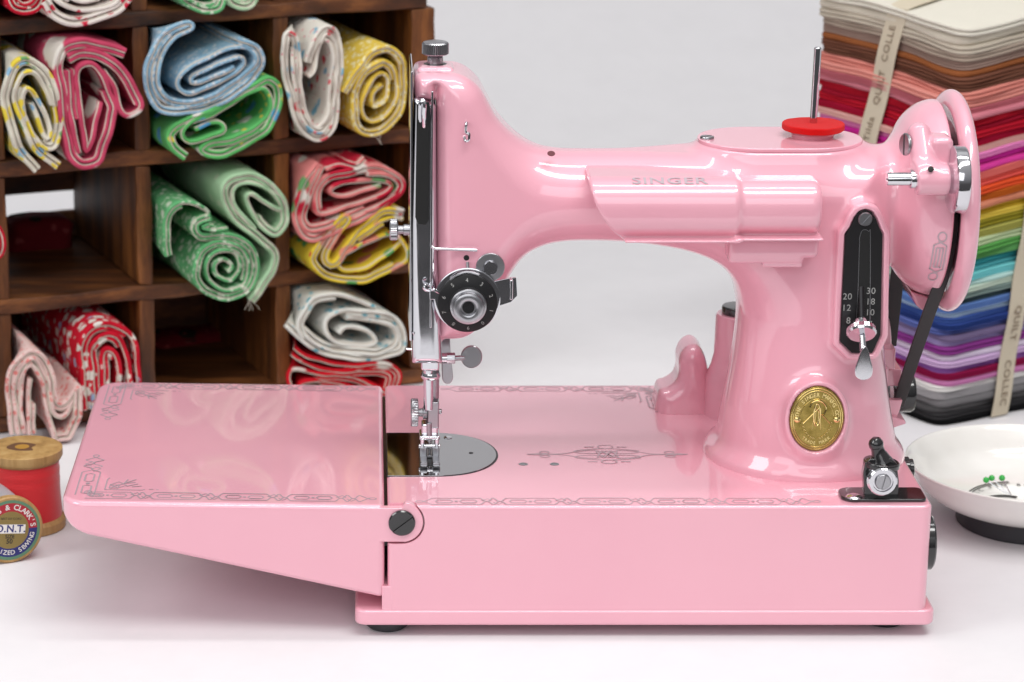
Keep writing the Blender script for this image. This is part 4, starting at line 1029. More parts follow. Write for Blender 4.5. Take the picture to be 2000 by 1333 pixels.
F_GF = fabric('green_floral', (.13, .44, .18), [((.62, .72, .56), 1.5, .32), ((.45, .62, .42), 2.6, .22)], 85)
F_SAL = fabric('salmon_red_print', (.74, .24, .23), [((.58, .02, .05), .42, .40), (WH, .5, .16), ((.15, .36, .14), .5, .14)], 60)
F_YP = fabric('yellow_pink_floral', (.80, .60, .05), [((.75, .28, .20), .7, .34), ((.10, .36, .10), .8, .22), (WH, .6, .20), ((.60, .03, .05), 1.3, .12)], 60)
F_TEAL = fabric('white_teal_floral', (.78, .78, .72), [((.10, .42, .52), 1.3, .20), ((.35, .62, .68), .9, .18)], 75)
F_RED = fabric('red_white_print', (.60, .008, .02), [(WH, .45, .20)], 60)
F_GING = fabric('pink_gingham', (.80, .58, .54), [((.75, .24, .22), 1.6, .28), ((.72, .30, .28), 2.8, .2)], 90)
F_DOT = fabric('red_dots', (.60, .01, .03), [(WH, .95, .33), ((.35, .50, .70), .45, .14)], 110)
F_TL = fabric('white_red_scatter', (.80, .74, .68), [((.66, .03, .07), 1.2, .27)], 80)
F_DK = fabric('crimson_print', (.52, .01, .03), [((.75, .65, .58), 1.6, .18)], 80)

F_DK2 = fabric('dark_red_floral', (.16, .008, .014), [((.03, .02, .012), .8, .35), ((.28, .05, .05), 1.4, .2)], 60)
roll('blue speckled fabric roll with its top flap curling open, above a green roll', [Z1([(1000, 162), (1085, 200), (1106, 275), (1062, 350), (965, 418), (860, 468), (745, 482), (668, 462), (622, 395), (612, 300), (640, 205), (705, 135), (790, 92), (806, 118), (745, 160), (700, 215), (668, 285), (672, 355), (705, 412), (760, 430), (850, 415), (945, 372), (1030, 312), (1072, 258), (1050, 212), (985, 205), (905, 232), (830, 270), (770, 312), (750, 350), (768, 382), (815, 390), (900, 355), (985, 308), (1030, 268), (1012, 245), (950, 262), (880, 290), (820, 322), (808, 348), (850, 345), (930, 308), (985, 280)])], [F_BLUE, CREAM], th=0.18)
roll('bright green printed roll with white tips, tucked under the blue speckled roll', [Z1([(775, 672), (722, 625), (705, 575), (735, 535), (800, 500), (890, 460), (985, 412), (1075, 350), (1135, 325), (1178, 365), (1180, 440), (1140, 535), (1060, 605), (965, 650), (880, 660), (845, 635), (885, 600), (970, 578), (1060, 545), (1125, 490), (1140, 420), (1110, 375), (1050, 395), (960, 440), (870, 480), (800, 520), (775, 560), (800, 595), (870, 580), (938, 552), (930, 520), (880, 520), (825, 550)])], [F_GREEN, CREAM], th=0.19)
roll('yellow floral roll with blue and green motifs at the left edge of the shelf', [Z1([(150, 728), (92, 660), (45, 560), (18, 450), (22, 345), (60, 270), (120, 248), (182, 280), (230, 350), (255, 450), (260, 550), (235, 620), (190, 628), (150, 585), (108, 500), (90, 425), (110, 372), (150, 392), (188, 470), (215, 555), (196, 585), (165, 520), (135, 440)]), Z1([(240, 712), (170, 655), (115, 570), (75, 470), (62, 380), (90, 315), (140, 305), (185, 350), (222, 440)])], [F_YB, CREAM])
roll('dusty rose and white roll folded like a loop, beside the yellow floral roll', [Z1([(530, 212), (440, 190), (340, 165), (262, 198), (236, 280), (250, 420), (270, 560), (295, 660), (350, 708), (420, 685), (458, 590), (480, 490), (485, 430), (440, 330), (390, 270), (340, 280), (322, 340), (335, 450), (350, 560), (365, 640), (392, 600), (405, 500), (430, 430)]), Z1([(285, 235), (350, 215), (450, 232), (525, 300), (598, 430), (548, 488), (508, 470), (485, 380), (435, 300)]), Z1([(280, 300), (290, 430), (310, 570), (335, 650)])], [F_ROSE, CREAM], th=0.23)
roll('white roll with small red flowers standing upright in its pigeonhole', [Z1([(1288, 262), (1302, 215), (1335, 145), (1375, 112), (1425, 140), (1438, 230), (1428, 400), (1412, 520), (1372, 582), (1310, 585), (1250, 525), (1212, 400), (1192, 280), (1188, 175), (1212, 135), (1252, 160), (1262, 260), (1270, 380), (1292, 480), (1330, 535), (1372, 490), (1388, 390), (1398, 280), (1392, 195), (1360, 172), (1338, 230), (1320, 300), (1300, 325)]), Z1([(1230, 200), (1232, 300), (1245, 410), (1280, 520), (1330, 562), (1380, 530), (1405, 430), (1415, 300), (1410, 190), (1375, 145), (1345, 185)])], [F_WRED, CREAM], th=0.15)
roll('yellow check roll right of the white roll with red flowers', [Z1([(1440, 388), (1495, 300), (1560, 222), (1640, 200), (1700, 265), (1708, 380), (1672, 500), (1582, 572), (1512, 558), (1482, 480), (1492, 380), (1540, 290), (1610, 255), (1665, 298), (1670, 400), (1632, 482), (1565, 520), (1522, 470), (1542, 370), (1600, 310), (1640, 335), (1620, 420), (1572, 455), (1568, 400), (1608, 355)])], [F_YEL, CREAM], th=0.157)
roll('pale green roll with a white tail hanging over the green floral roll', [Z1([(1050, 1262), (1090, 1210), (1140, 1120), (1148, 1065), (1080, 1010), (1000, 940), (942, 860), (932, 790), (980, 742), (1060, 735), (1150, 778), (1202, 858), (1212, 940), (1165, 990), (1105, 962), (1055, 885), (1035, 830), (1062, 812), (1120, 850), (1176, 885), (1178, 850), (1128, 795), (1050, 772), (992, 792), (985, 840), (1020, 905), (1075, 965)])], [F_LG, CREAM], th=0.18)
roll('green floral fabric roll with a round spiral end, lying lowest in its pigeonhole', [Z1([(885, 925), (832, 948), (850, 985), (940, 985), (1030, 1010), (1085, 1080), (1082, 1170), (1020, 1240), (930, 1262), (850, 1225), (815, 1140), (850, 1055), (930, 1015), (1012, 1040), (1052, 1110), (1032, 1190), (950, 1225), (880, 1182), (866, 1110), (918, 1055), (990, 1066), (1014, 1130), (972, 1182), (908, 1162), (905, 1108), (950, 1088), (980, 1120), (955, 1145)]), Z1([(700, 1080), (690, 960), (720, 880), (790, 850), (870, 880), (890, 930)]), Z1([(880, 945), (850, 960), (900, 968), (960, 965)])], [F_GF, CREAM], th=0.156)
roll('salmon and red printed roll, uppermost in its pigeonhole above a yellow one', [Z1([(1338, 685), (1290, 745), (1252, 830), (1240, 920), (1270, 1000), (1330, 1012), (1430, 972), (1550, 912), (1655, 850), (1700, 790), (1682, 742), (1600, 702), (1500, 708), (1400, 728), (1340, 780), (1320, 850), (1342, 900), (1420, 890), (1530, 850), (1622, 812), (1650, 782), (1600, 758), (1500, 758), (1420, 778), (1390, 808), (1430, 828), (1520, 808), (1600, 785)]), Z1([(1345, 690), (1310, 760), (1275, 850), (1268, 930), (1300, 975), (1360, 965), (1460, 925), (1570, 880), (1660, 825), (1680, 780), (1630, 738), (1540, 728)]), Z1([(1545, 680), (1500, 712), (1420, 700), (1370, 715)])], [F_SAL, CREAM], th=0.19)
roll('yellow roll with pink, green and red floral motifs under the salmon roll', [Z1([(1700, 885), (1620, 880), (1545, 930), (1490, 990), (1440, 1055), (1400, 1105), (1382, 1080), (1420, 1000), (1468, 930), (1450, 905), (1390, 960), (1322, 1050), (1310, 1110), (1370, 1170), (1470, 1190), (1580, 1170), (1695, 1112), (1715, 1045), (1662, 990), (1562, 1010), (1472, 1052), (1425, 1100), (1445, 1140), (1530, 1130), (1640, 1070), (1690, 1020)]), Z1([(1500, 1000), (1570, 950), (1640, 915), (1700, 920)])], [F_YP, CREAM], th=0.157)
roll('white roll with small teal flowers resting on red folded fabric', [Z2([(1064, 185), (1150, 262), (1250, 302), (1380, 312), (1482, 290), (1512, 232), (1482, 165), (1400, 132), (1290, 130), (1222, 160), (1212, 210), (1262, 252), (1350, 262), (1400, 240), (1370, 202), (1290, 192), (1262, 212)]), Z2([(1120, 205), (1190, 262), (1290, 285), (1400, 290), (1470, 262), (1482, 222), (1450, 180), (1380, 160), (1290, 158)]), Z2([(1130, 240), (1110, 190), (1130, 130), (1180, 80), (1260, 70), (1340, 90), (1400, 118)])], [F_TEAL, CREAM], th=0.18)
roll('red fabric with white print folded flat beneath the white and teal roll', [Z2([(1478, 440), (1490, 360), (1440, 328), (1330, 328), (1240, 325), (1150, 300), (1105, 268)]), Z2([(1450, 440), (1458, 372), (1420, 352), (1300, 352), (1200, 345), (1130, 320), (1090, 290)]), Z2([(1440, 430), (1330, 378), (1200, 362), (1102, 348), (1072, 385), (1090, 440)]), Z2([(1380, 440), (1280, 400), (1180, 388), (1120, 395), (1110, 440)])], [F_RED, CREAM], th=0.157)
roll('pink and white gingham roll bending down at the lower left, behind the red spool', [Z2([(45, 590), (30, 430), (50, 330), (110, 280), (165, 300), (200, 380), (218, 470), (250, 470), (300, 415), (298, 520), (262, 610), (215, 625), (190, 560), (175, 480), (158, 400), (122, 335), (92, 362), (80, 460), (92, 590)]), Z2([(70, 590), (52, 440), (72, 350), (115, 305), (150, 330), (182, 410), (200, 500), (240, 520), (275, 465)]), Z2([(110, 590), (105, 470), (115, 385)])], [F_GING, CREAM], th=0.19, wf=-3.2)
roll('red roll with white polka dots next to the pink gingham roll', [Z2([(318, 500), (300, 300), (312, 225), (362, 180), (430, 180), (490, 222), (516, 310), (522, 500)]), Z2([(350, 500), (336, 300), (352, 245), (400, 215), (450, 235), (480, 310), (488, 500)]), Z2([(390, 500), (378, 330), (400, 270), (440, 310), (452, 500)])], [F_DOT, CREAM], th=0.23, wf=-1.6)
roll('crimson roll cut by the top left corner of the photo', [Z1([(28, -60), (30, 0), (55, 45), (105, 62), (160, 42), (192, -5), (180, -70), (120, -110), (60, -90), (58, -20), (95, 25), (140, 10), (150, -40), (110, -60), (90, -30)])], [F_DK, CREAM], th=0.18)
roll('white roll with crimson scatter print at the top of the shelf', [Z1([(182, 15), (230, 78), (320, 106), (432, 82), (520, 32), (562, -30), (500, -90), (300, -105), (215, -50), (250, 10), (335, 48), (435, 35), (495, -5), (450, -50), (340, -55), (290, -20), (350, 10), (420, 0)])], [F_TL, CREAM], th=0.23)
roll('left one of two green rolls cut by the top edge of the photo', [Z1([(742, -20), (790, 30), (860, 55), (922, 42), (942, -10), (900, -70), (800, -80), (760, -40), (800, 5), (865, 28), (905, 5), (880, -40), (830, -40)])], [F_GF, CREAM], th=0.18)
roll('right one of two green rolls cut by the top edge of the photo', [Z1([(948, -20), (975, 25), (1030, 38), (1078, 10), (1090, -50), (1040, -90), (970, -80), (975, -10), (1030, 10), (1055, -30), (1010, -55)])], [F_LG, CREAM], th=0.18)
roll('red striped roll peeping in at the left edge of the photo', [Z1([(-60, 950), (-10, 948), (18, 985), (20, 1040), (0, 1085), (-60, 1100), (-110, 1060), (-110, 990), (-60, 975), (-15, 990), (-5, 1035), (-40, 1065)])], [F_DK, CREAM], th=0.152, length=9)
def loose(o, px, py, wf, n):
    bm = bmesh.new()
    for i in range(n):
        s0, z0 = shelf_uv(px + random.uniform(-8, 8), py + random.uniform(-4, 3), wf)
        P = [shelf_pt(s0 + random.uniform(-.02, .02) * k + .10 * k * math.sin(i * 2.1), wf - .05 * k, z0 - .14 * k) for k in range(5)]
        tube(bm, catmull([tuple(p) for p in P], 3), .011, 5)
    wl = o.location.copy(); c = finish('loose_thread', bm, CREAM, None, tuple(wl / S), wn=False); c.parent = o; c.location = (0, 0, 0)
for o in list(bpy.data.objects):
    if o.name.startswith('rolled_fabric') and o.get('label', '').startswith('pale green roll'): loose(o, 492, 585, -2.2, 4)
    if o.name.startswith('rolled_fabric') and o.get('label', '').startswith('yellow check'): loose(o, 735, 262, -2.2, 2)
# dark fabric deep inside the empty-looking pigeonhole
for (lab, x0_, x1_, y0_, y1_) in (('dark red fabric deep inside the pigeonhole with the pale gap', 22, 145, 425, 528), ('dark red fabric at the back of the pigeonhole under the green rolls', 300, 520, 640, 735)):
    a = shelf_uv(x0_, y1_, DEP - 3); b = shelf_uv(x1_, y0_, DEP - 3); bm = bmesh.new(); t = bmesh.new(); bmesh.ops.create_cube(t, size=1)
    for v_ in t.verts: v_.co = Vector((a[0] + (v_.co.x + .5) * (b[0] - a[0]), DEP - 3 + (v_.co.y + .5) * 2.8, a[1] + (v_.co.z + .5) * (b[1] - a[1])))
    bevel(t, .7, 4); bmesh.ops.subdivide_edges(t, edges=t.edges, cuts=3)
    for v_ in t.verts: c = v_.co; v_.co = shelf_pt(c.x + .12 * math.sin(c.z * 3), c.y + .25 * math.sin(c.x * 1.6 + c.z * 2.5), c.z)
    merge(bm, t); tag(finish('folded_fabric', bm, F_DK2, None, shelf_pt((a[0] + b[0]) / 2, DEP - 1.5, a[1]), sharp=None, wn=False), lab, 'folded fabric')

# ================================================================== FABRIC STACK
SC = np.array(D(1834, 838, 0.0)); AL = R(31); DLf = np.array([-math.sin(AL), math.cos(AL)]); DRt = np.array([math.cos(AL), math.sin(AL)])
L1, L2 = 12.2, 14.5
HT = float(PL(1860, 36, SC, np.array([0, 1.0]))[2])
cols = [('cream', (.80, .76, .66)), ('ivory', (.76, .70, .58)), ('pale stone', (.62, .55, .45)), ('greige', (.46, .37, .30)), ('taupe', (.42, .29, .24)), ('rust brown', (.33, .11, .04)), ('cocoa brown', (.20, .08, .05)), ('chestnut brown', (.17, .07, .045)),
        ('salmon', (.62, .22, .18)), ('light salmon', (.66, .26, .22)), ('dusty rose', (.48, .13, .16)), ('rose', (.52, .17, .21)), ('crimson', (.40, .012, .03)), ('deep crimson', (.30, .01, .03)), ('cherry red', (.42, .012, .03)), ('ruby red', (.36, .01, .035)),
        ('blush', (.70, .40, .36)), ('orchid pink', (.72, .22, .48)), ('magenta', (.55, .03, .30)), ('hot pink', (.62, .05, .30)), ('coral', (.70, .16, .14)), ('coral red', (.72, .10, .08)), ('scarlet orange', (.66, .08, .03)), ('burnt orange', (.48, .11, .02)), ('terracotta', (.55, .20, .12)),
        ('mustard', (.50, .33, .03)), ('yellow', (.68, .52, .08)), ('olive', (.24, .21, .025)), ('light olive', (.34, .33, .08)), ('pale sage', (.42, .52, .30)), ('grass green', (.10, .33, .08)), ('leaf green', (.14, .40, .13)), ('deep teal', (.03, .20, .22)), ('teal', (.07, .33, .36)), ('aqua', (.18, .58, .60)), ('pale aqua', (.45, .66, .62)),
        ('pale mint', (.52, .62, .52)), ('grey green', (.20, .27, .25)), ('dark slate', (.05, .08, .09)), ('cornflower blue', (.11, .20, .46)), ('sky blue', (.42, .56, .72)), ('royal blue', (.05, .10, .33)), ('navy blue', (.03, .05, .20)), ('blue violet', (.10, .13, .36)), ('grey purple', (.17, .13, .24)), ('lavender', (.38, .31, .56)),
        ('plum', (.22, .04, .22)), ('pale lilac', (.60, .52, .64)), ('lilac', (.55, .38, .60)), ('violet', (.30, .12, .40)), ('burgundy', (.26, .012, .06)), ('mauve pink', (.48, .17, .36)), ('white', (.72, .70, .68)), ('light grey', (.36, .35, .36)), ('mid grey', (.17, .165, .17)), ('dark grey', (.07, .068, .07)), ('charcoal', (.035, .034, .036)), ('black', (.012, .012, .013))]
def solidcloth(nm, c):
    m = mat('cotton_' + nm.replace(' ', '_'), tuple(min(x * 1.2, .85) if x > .03 else x for x in c), .95, 0, 0, .06, 0); weave(m, texco(m)); return m
nL = len(cols); base_h = HT / nL
def peri(n=120):
    """unit perimeter of the folded bundle: returns (a,b) in the two face directions plus outward normal"""
    r = .9; pts = rrect(0, L2, 0, L1, (r, r, r, r), 5); out = []
    for i, p in enumerate(pts):
        q = pts[(i + 1) % len(pts)]; d = math.dist(p, q); k = max(1, int(d // .7))
        for j in range(k): out.append((p[0] + (q[0] - p[0]) * j / k, p[1] + (q[1] - p[1]) * j / k))
    return out
PER = peri(); PC = (L2 / 2, L1 / 2)
def stp(a, b, z): p = SC + DRt * a + DLf * b; return Vector((p[0], p[1], z))
z = HT; hs = []
for i, (nm, c) in enumerate(cols):
    h = base_h * random.uniform(.8, 1.2) * (1.25 if i < 2 else 1); hs.append(h)
hs = [h * HT / sum(hs) for h in hs]
for i, (nm, c) in enumerate(cols):
    h = hs[i]; z0 = z - h; z1 = z; z = z0
    fz = z1 / HT
    jx, jy, jr = random.uniform(-.12, .12), random.uniform(-.12, .12), random.uniform(-.012, .012)
    grow = random.uniform(-.12, .1) + (.0 if i else .1); folds = random.choice((1, 2, 2, 3)); ph = random.random() * 6
    bm = bmesh.new(); rings = []; lv = []
    for f in range(folds):
        for k in range(6): 
            t = k / 5; a_ = math.pi * t; lv.append((1 - (f + t) / folds, math.sin(a_) ** .7 * .13 - .13))
    def sag(a, b, zz):
        da = math.hypot(a, b); cdr = math.exp(-(da / 4.2) ** 2) * .55; lift = .012 * ((a - PC[0]) ** 2 * .12 + (b - PC[1]) ** 2 * .15)
        w_ = .05 * math.sin(a * .9 + ph) + .05 * math.sin(b * 1.1 + ph * 2)
        return (zz - (cdr * min(1, fz * 1.6)) + .55 * math.sin(math.pi * min(max(b / L1, 0), 1)) * 0 + w_ * .6 * fz)
    lean = .9 * fz * fz
    for (tz, off) in lv:
        ring = []
        for (a, b) in PER:
            na, nb_ = a - min(max(a, .9), L2 - .9), b - min(max(b, .9), L1 - .9); ln_ = math.hypot(na, nb_) or 1
            na, nb_ = na / ln_, nb_ / ln_; o_ = off + grow + .05 * math.sin(a * 1.3 + b * 1.7 + ph)
            aa, bb = a + na * o_, b + nb_ * o_; aa += jx + (bb - PC[1]) * jr; bb += jy - (aa - PC[0]) * jr
            ring.append(bm.verts.new(stp(aa - lean * .0, bb, sag(aa, bb, z0 + (z1 - z0) * tz))))
        rings.append(ring)
    n_ = len(PER)
    for A, B in zip(rings, rings[1:]):
        for k in range(n_): bm.faces.new((A[k], B[k], B[(k + 1) % n_], A[(k + 1) % n_]))
    for ring, flip, zz in ((rings[0], False, z1), (rings[-1], True, z0)):
        prev = ring
        for sc in (.9, .75, .5, .25):
            cur = []
            for (a, b) in PER:
                aa, bb = PC[0] + (a - PC[0]) * sc, PC[1] + (b - PC[1]) * sc; up = (1 - sc) * (1.1 if (i == 0 and not flip) else 0)
                cur.append(bm.verts.new(stp(aa, bb, sag(aa, bb, zz) + up)))
            for k in range(n_):
                f = (prev[k], prev[(k + 1) % n_], cur[(k + 1) % n_], cur[k]); bm.faces.new(f if not flip else f[::-1])
            prev = cur
        bm.faces.new(prev if not flip else prev[::-1])
    bmesh.ops.recalc_face_normals(bm, faces=bm.faces)
    o = finish('folded_fabric', bm, solidcloth(nm, c if i > 7 else tuple(x / 1.28 for x in c)), None, stp(PC[0], PC[1], z0), sharp=70, wn=False)
    if i == 0: lb_ = 'cream folded cotton on the very top of the tall colour stack'
    elif i == nL - 1: lb_ = 'black folded cotton at the very bottom of the tall colour stack'
    else: lb_ = '%s folded cotton between the %s and %s ones in the stack' % (nm, cols[i - 1][0], cols[i + 1][0])
    tag(o, lb_, 'folded fabric', 'folded solid fabrics stacked by colour')
# ribbons round the stack
RIB = mat('cream_ribbon', (.66, .58, .44), .7); weave(RIB, texco(RIB)); RTXT = mat('brown_ribbon_ink', (.20, .13, .08), .7)
def ribbon(label, along, wd, txt, zlo=0.15, side='L'):
    rt = thing('printed_ribbon', label, 'ribbon', tuple(stp(0, along, 0) if side == 'L' else stp(along, 0, 0)), 'ribbons tied round the fabric stack')
    bm = bmesh.new(); N = 60
    def mp_(u, zz, k=0):       # u across the ribbon, zz height
        f = zz / HT; s_ = along + u; o_ = -.17 - k - .06 * math.sin(zz * 1.3)
        if side == 'L':
            s_ -= (f - .8) * 5.5; return stp(o_, s_, zz - .3 * math.exp(-(s_ / 4.2) ** 2))
        s_ += (f - .35) * 3.0; return stp(s_, o_, zz - .1)
    prev = None
    for i in range(N + 1):
        zz = zlo + (HT - .05 - zlo) * i / N; ring = [bm.verts.new(mp_(-wd / 2, zz)), bm.verts.new(mp_(wd / 2, zz)), bm.verts.new(mp_(wd / 2, zz, -.05)), bm.verts.new(mp_(-wd / 2, zz, -.05))]
        if prev:
            for k in range(4): bm.faces.new((prev[k], prev[(k + 1) % 4], ring[(k + 1) % 4], ring[k]))
        else: bm.faces.new(ring)
        prev = ring
    # over the top, following the bulge
    for i in range(1, 14):
        t = i / 13; s2 = t * (PC[0] if side == 'L' else PC[1]); base_u = along + (-1.1 if side == 'L' else 1.95)
        def tp_(u, k):
            a, b = (s2, base_u + u) if side == 'L' else (base_u + u, s2)
            sc = max(abs(a - PC[0]) / PC[0], abs(b - PC[1]) / PC[1]); return stp(a, b, HT + (1 - min(sc, 1)) * 1.1 + k + .03 - .55 * math.exp(-(math.hypot(a, b) / 4.2) ** 2) * .9)
        ring = [bm.verts.new(tp_(-wd / 2, .1)), bm.verts.new(tp_(wd / 2, .1)), bm.verts.new(tp_(wd / 2, .04)), bm.verts.new(tp_(-wd / 2, .04))]
        for k in range(4): bm.faces.new((prev[k], prev[(k + 1) % 4], ring[(k + 1) % 4], ring[k]))
        prev = ring
    bm.faces.new(prev[::-1]); bmesh.ops.recalc_face_normals(bm, faces=bm.faces); finish('band', bm, RIB, rt, wn=False)
    bm = bmesh.new()
    for (s0, zc_) in txt:
        def f_(u, v_):
            if side == 'L': return mp_(v_, zc_ + u, .06)     # reads upwards
            return mp_(v_, zc_ - u, .06)                     # reads downwards
        text(bm, s0, .66, f_, .002, 1.12)
    finish('lettering', bm, RTXT, rt, sharp=None, wn=False)
def facept(px, py, side):
    nrm = DRt if side == 'L' else DLf; p = PL(px, py, SC, nrm); return float((p[:2] - SC) @ (DLf if side == 'L' else DRt)), float(p[2])
sL = facept(1722, 190, 'L'); sR = facept(1985, 640, 'R')
ribbon('cream printed ribbon running down the left face of the fabric stack', sL[0] , 1.5, [('Tilda', facept(1708, 252, 'L')[1]), ('QUILT', facept(1722, 170, 'L')[1]), ('COLLE', facept(1735, 82, 'L')[1])], .15, 'L')
ribbon('cream printed ribbon on the right face of the fabric stack, at the photo edge', sR[0], 1.25, [('QUILT', facept(1985, 625, 'R')[1]), ('COLLEC', facept(1975, 740, 'R')[1])], .2, 'R')

# ================================================================== PIN BOWL
BXC, RR = 0, 0
zr = 3.2; HB = zr / 4.3
cxr, cyr = D(2012, 903, zr); Rb = cxr - D(1768, 896, zr)[0]
bowl = thing('pin_bowl', 'white enamel pin bowl with a black base and three green pins', 'bowl', (cxr, cyr, 0))
bm = bmesh.new()
pr = [(1.0, 0), (1.0, 2.2), (1.15, 3.2), (1.7, 4.5), (2.6, Rb - .75), (3.5, Rb - .3), (4.1, Rb - .06), (4.25, Rb), (4.33, Rb - .03), (4.33, Rb - .12), (4.1, Rb - .3), (3.5, Rb - .62), (2.6, Rb - 1.1), (1.85, 4.1), (1.45, 3.0), (1.35, 2.0), (1.33, 0)]
P = catmull(pr[1:], 4); pr = [(1.0, 0)] + [tuple(p) for p in P[:-1]] + [(1.33, 0)]
pr = [(h * HB, max(r, 0)) for h, r in pr]
lathe(bm, pr, (cxr, cyr, 0), (0, 0, 1), 128); finish('dish', bm, ENAMELW, bowl, sharp=60, wn=False)
bm = bmesh.new(); lathe(bm, rcyl(0, .95, 3.5, .12), (cxr, cyr, 0), (0, 0, 1), 96); finish('magnet_base', bm, RUBBER, bowl)
bm = bmesh.new()
def bowlz(r): return float(np.interp(r, [0, 2.0, 3.0, 4.1, Rb - 1.1, Rb - .62], [1.33, 1.36, 1.45, 1.85, 2.6, 3.5])) * HB + .035
L = []
for r_, segs in ((3.0, ((95, 150), (158, 205), (212, 262), (270, 330))), (2.85, ((95, 150), (270, 330)))):
    for a0_, a1_ in segs: L.append([(r_ * math.cos(R(a)), r_ * math.sin(R(a))) for a in np.linspace(a0_, a1_, 24)])
bf = lambda u, v_: (cxr + u, cyr + v_, bowlz(math.hypot(u, v_)))
strokes(bm, L, .07, bf); arctext(bm, 'MAGNETIC PIN BOWL', .36, 2.6, 200, 60, bf, .006)
L = [[(.95 * math.cos(R(a)) - 1.0, .75 * math.sin(R(a)) + .3) for a in np.linspace(45, 315, 24)]]; strokes(bm, L, .3, bf)
finish('dish_print', bm, PRINTBLK, bowl, sharp=None, wn=False)
for i, (hx_, hy_, tx2, ty2) in enumerate(((1926, 938, 1966, 966), (1937, 934, 1972, 967), (1957, 934, 1975, 968))):
    zz = 1.75 + .05 * i; h_ = Vector((*D(hx_, hy_, zz), zz)); t_ = Vector((*D(tx2, ty2, 1.1), 1.12))
    lab = ('leftmost of the three green headed pins in the white bowl', 'middle one of the three green headed pins in the bowl', 'rightmost of the three green headed pins in the bowl')[i]
    pn = thing('pin', lab, 'pin', tuple(h_), 'green pins in the white bowl')
    bm = bmesh.new(); lathe(bm, [(.16 * math.cos(a), .16 * math.sin(a)) for a in np.linspace(math.pi, 0, 13)], h_, (0, 0, 1), 24); finish('head', bm, PINGREEN, pn)
    bm = bmesh.new(); tube(bm, [h_, t_], [.032, .02], 8); finish('shaft', bm, CHROME, pn)

# ================================================================== THREAD SPOOLS
sc_y = D(52, 1052, 0)[1] + 1.85; sc_x = W(52, 1000, sc_y)[0]; rb_ = W(129, 1000, sc_y)[0] - sc_x; rb_ = min(rb_, 1.95)
hsp = W(52, 873, sc_y)[1]
sp1 = thing('thread_spool', 'upright wooden spool of red thread left of the sewing machine', 'spool', (sc_x, sc_y, 0), 'wooden thread spools')
bm = bmesh.new(); rt_ = rb_ * .97
lathe(bm, [(0, 0), (0, rb_ - .08), (.05, rb_), (.45, rb_), (.62, rb_ - .12), (.85, rb_ - .55), (hsp - .85, rt_ - .55), (hsp - .62, rt_ - .1), (hsp - .42, rt_ + .02), (hsp - .05, rt_ + .02), (hsp, rt_ - .06), (hsp, .42), (hsp - .5, .36), (hsp - .5, 0)], (sc_x, sc_y, 0), (0, 0, 1), 96); finish('spool_body', bm, SPOOLW, sp1)
bm = bmesh.new(); pr = [(.62, 0.5)] + [(z_, rb_ - .22 + .03 * math.sin(z_ * 2.2) + (.03 if z_ < 2.6 else 0) - .04 * (z_ > hsp - 1)) for z_ in np.linspace(.64, hsp - .6, 24)] + [(hsp - .58, .5)]
lathe(bm, pr, (sc_x, sc_y, 0), (0, 0, 1), 96); finish('thread', bm, REDTHR, sp1, sharp=50)
bm = bmesh.new(); P = catmull([(-.95, .05), (-.5, .75), (.3, .85), (.95, .4), (.7, -.15), (.85, -.75), (-.1, -.8), (-.8, -.45)], 5, True); t = bmesh.new()
vs_ = [t.verts.new((sc_x - .15 + p[0] * .75, sc_y - .0 + p[1] * .75, hsp + .006)) for p in P]; t.faces.new(vs_); merge(bm, t); finish('ink_mark', bm, STAMP, sp1, sharp=None, wn=False)
bm = bmesh.new(); lathe(bm, [(0, 0), (0, .36), (.004, .36), (.004, 0)], (sc_x - .1, sc_y, hsp + .008), (0, 0, 1), 32); finish('spool_hole', bm, mat('amber_wood', (.42, .22, .04), .5), sp1, wn=False)

# lying spool with the round label
yS2 = D(26, 1098, 0)[1] - .1
rl = .5 * (W(30, 972, yS2)[1] - W(30, 1098, yS2)[1]); cx2, cz2 = W(20, 1034, yS2)
ax2 = Vector((.42, -.91, 0.05)).normalized()          # label faces the camera, turned a little right
C2 = Vector((cx2, yS2, rl + .02))
sp2 = thing('thread_spool', 'grey thread spool lying on its side, round paper label facing out', 'spool', (cx2, yS2, 0), 'wooden thread spools')
a_, u_, w2 = frame(ax2)
bm = bmesh.new(); lathe(bm, [(-4.6, 0), (-4.6, rl - .05), (-4.5, rl), (-4.2, rl), (-3.8, rl - .45), (-.8, rl - .45), (-.4, rl), (-.06, rl), (0, rl - .06), (0, 0)], C2, ax2, 80); finish('spool_body', bm, SPOOLW, sp2)
bm = bmesh.new(); lathe(bm, [(-4.0, .5), (-3.98, rl - .22), (-.62, rl - .22), (-.6, .5)], C2, ax2, 80); finish('thread', bm, GRYTHR, sp2)
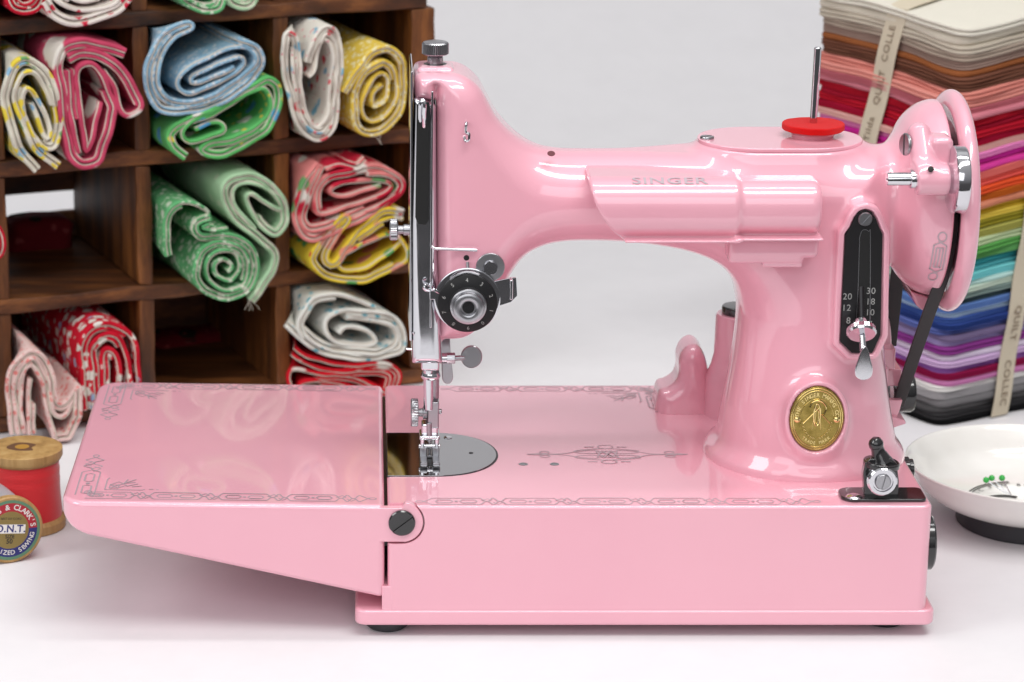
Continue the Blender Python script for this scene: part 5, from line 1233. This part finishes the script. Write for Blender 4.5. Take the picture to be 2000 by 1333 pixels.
upv = Vector((0, 0, 1)); upv = (upv - a_ * upv.dot(a_)).normalized(); rtv = upv.cross(a_) * 1.0
TW = R(-8)
def lab(k): 
    def f(u, v_):
        uu = u * math.cos(TW) - v_ * math.sin(TW); vv = u * math.sin(TW) + v_ * math.cos(TW)
        return C2 + a_ * k + rtv * uu + upv * vv
    return f
def disc(bm, r0, r1, a0, a1, fn, mi=0, n=64):
    A = [bm.verts.new(fn(r0 * math.cos(R(a)), r0 * math.sin(R(a)))) for a in np.linspace(a0, a1, n)]; B = [bm.verts.new(fn(r1 * math.cos(R(a)), r1 * math.sin(R(a)))) for a in np.linspace(a0, a1, n)]
    for i in range(n - 1): bm.faces.new((A[i], A[i + 1], B[i + 1], B[i])).material_index = mi
bm = bmesh.new(); R1 = rl - .16
disc(bm, R1 * .9, R1, 0, 360, lab(.012), 0); disc(bm, R1 * .62, R1 * .9, 6, 186, lab(.012), 1); disc(bm, R1 * .62, R1 * .9, 186, 366, lab(.012), 2); disc(bm, .02, R1 * .62, 0, 360, lab(.012), 3)
lb = finish('paper_label', bm, [GREENP, REDP, BLUEP, GOLDP], sp2, sharp=None, wn=False)
bm = bmesh.new(); f2 = lab(.02)
arctext(bm, "COATS & CLARK'S", R1 * .25, R1 * .76, 168, 14, f2, .006); arctext(bm, 'MERCERIZED SEWING', R1 * .21, R1 * .76, 192, 350, f2, .004, flip=True)
strokes(bm, [[(-R1 * .5, .06), (R1 * .5, .06)]], R1 * .3, lab(.016)); finish('label_lettering', bm, PAPERW, lb, sharp=None, wn=False)
bm = bmesh.new(); text(bm, 'O.N.T.', R1 * .34, lambda u, v_: f2(u, v_ + .06), .012, 1.05); finish('label_lettering', bm, BLUEP, lb, sharp=None, wn=False)
bm = bmesh.new(); text(bm, 'SIZE', R1 * .17, lambda u, v_: f2(u, v_ - R1 * .22), .004); text(bm, '50', R1 * .22, lambda u, v_: f2(u, v_ - R1 * .38), .006); text(bm, 'BEST SIX CORD', R1 * .1, lambda u, v_: f2(u, v_ + R1 * .38)); finish('label_lettering', bm, PRINTBLK, lb, sharp=None, wn=False)
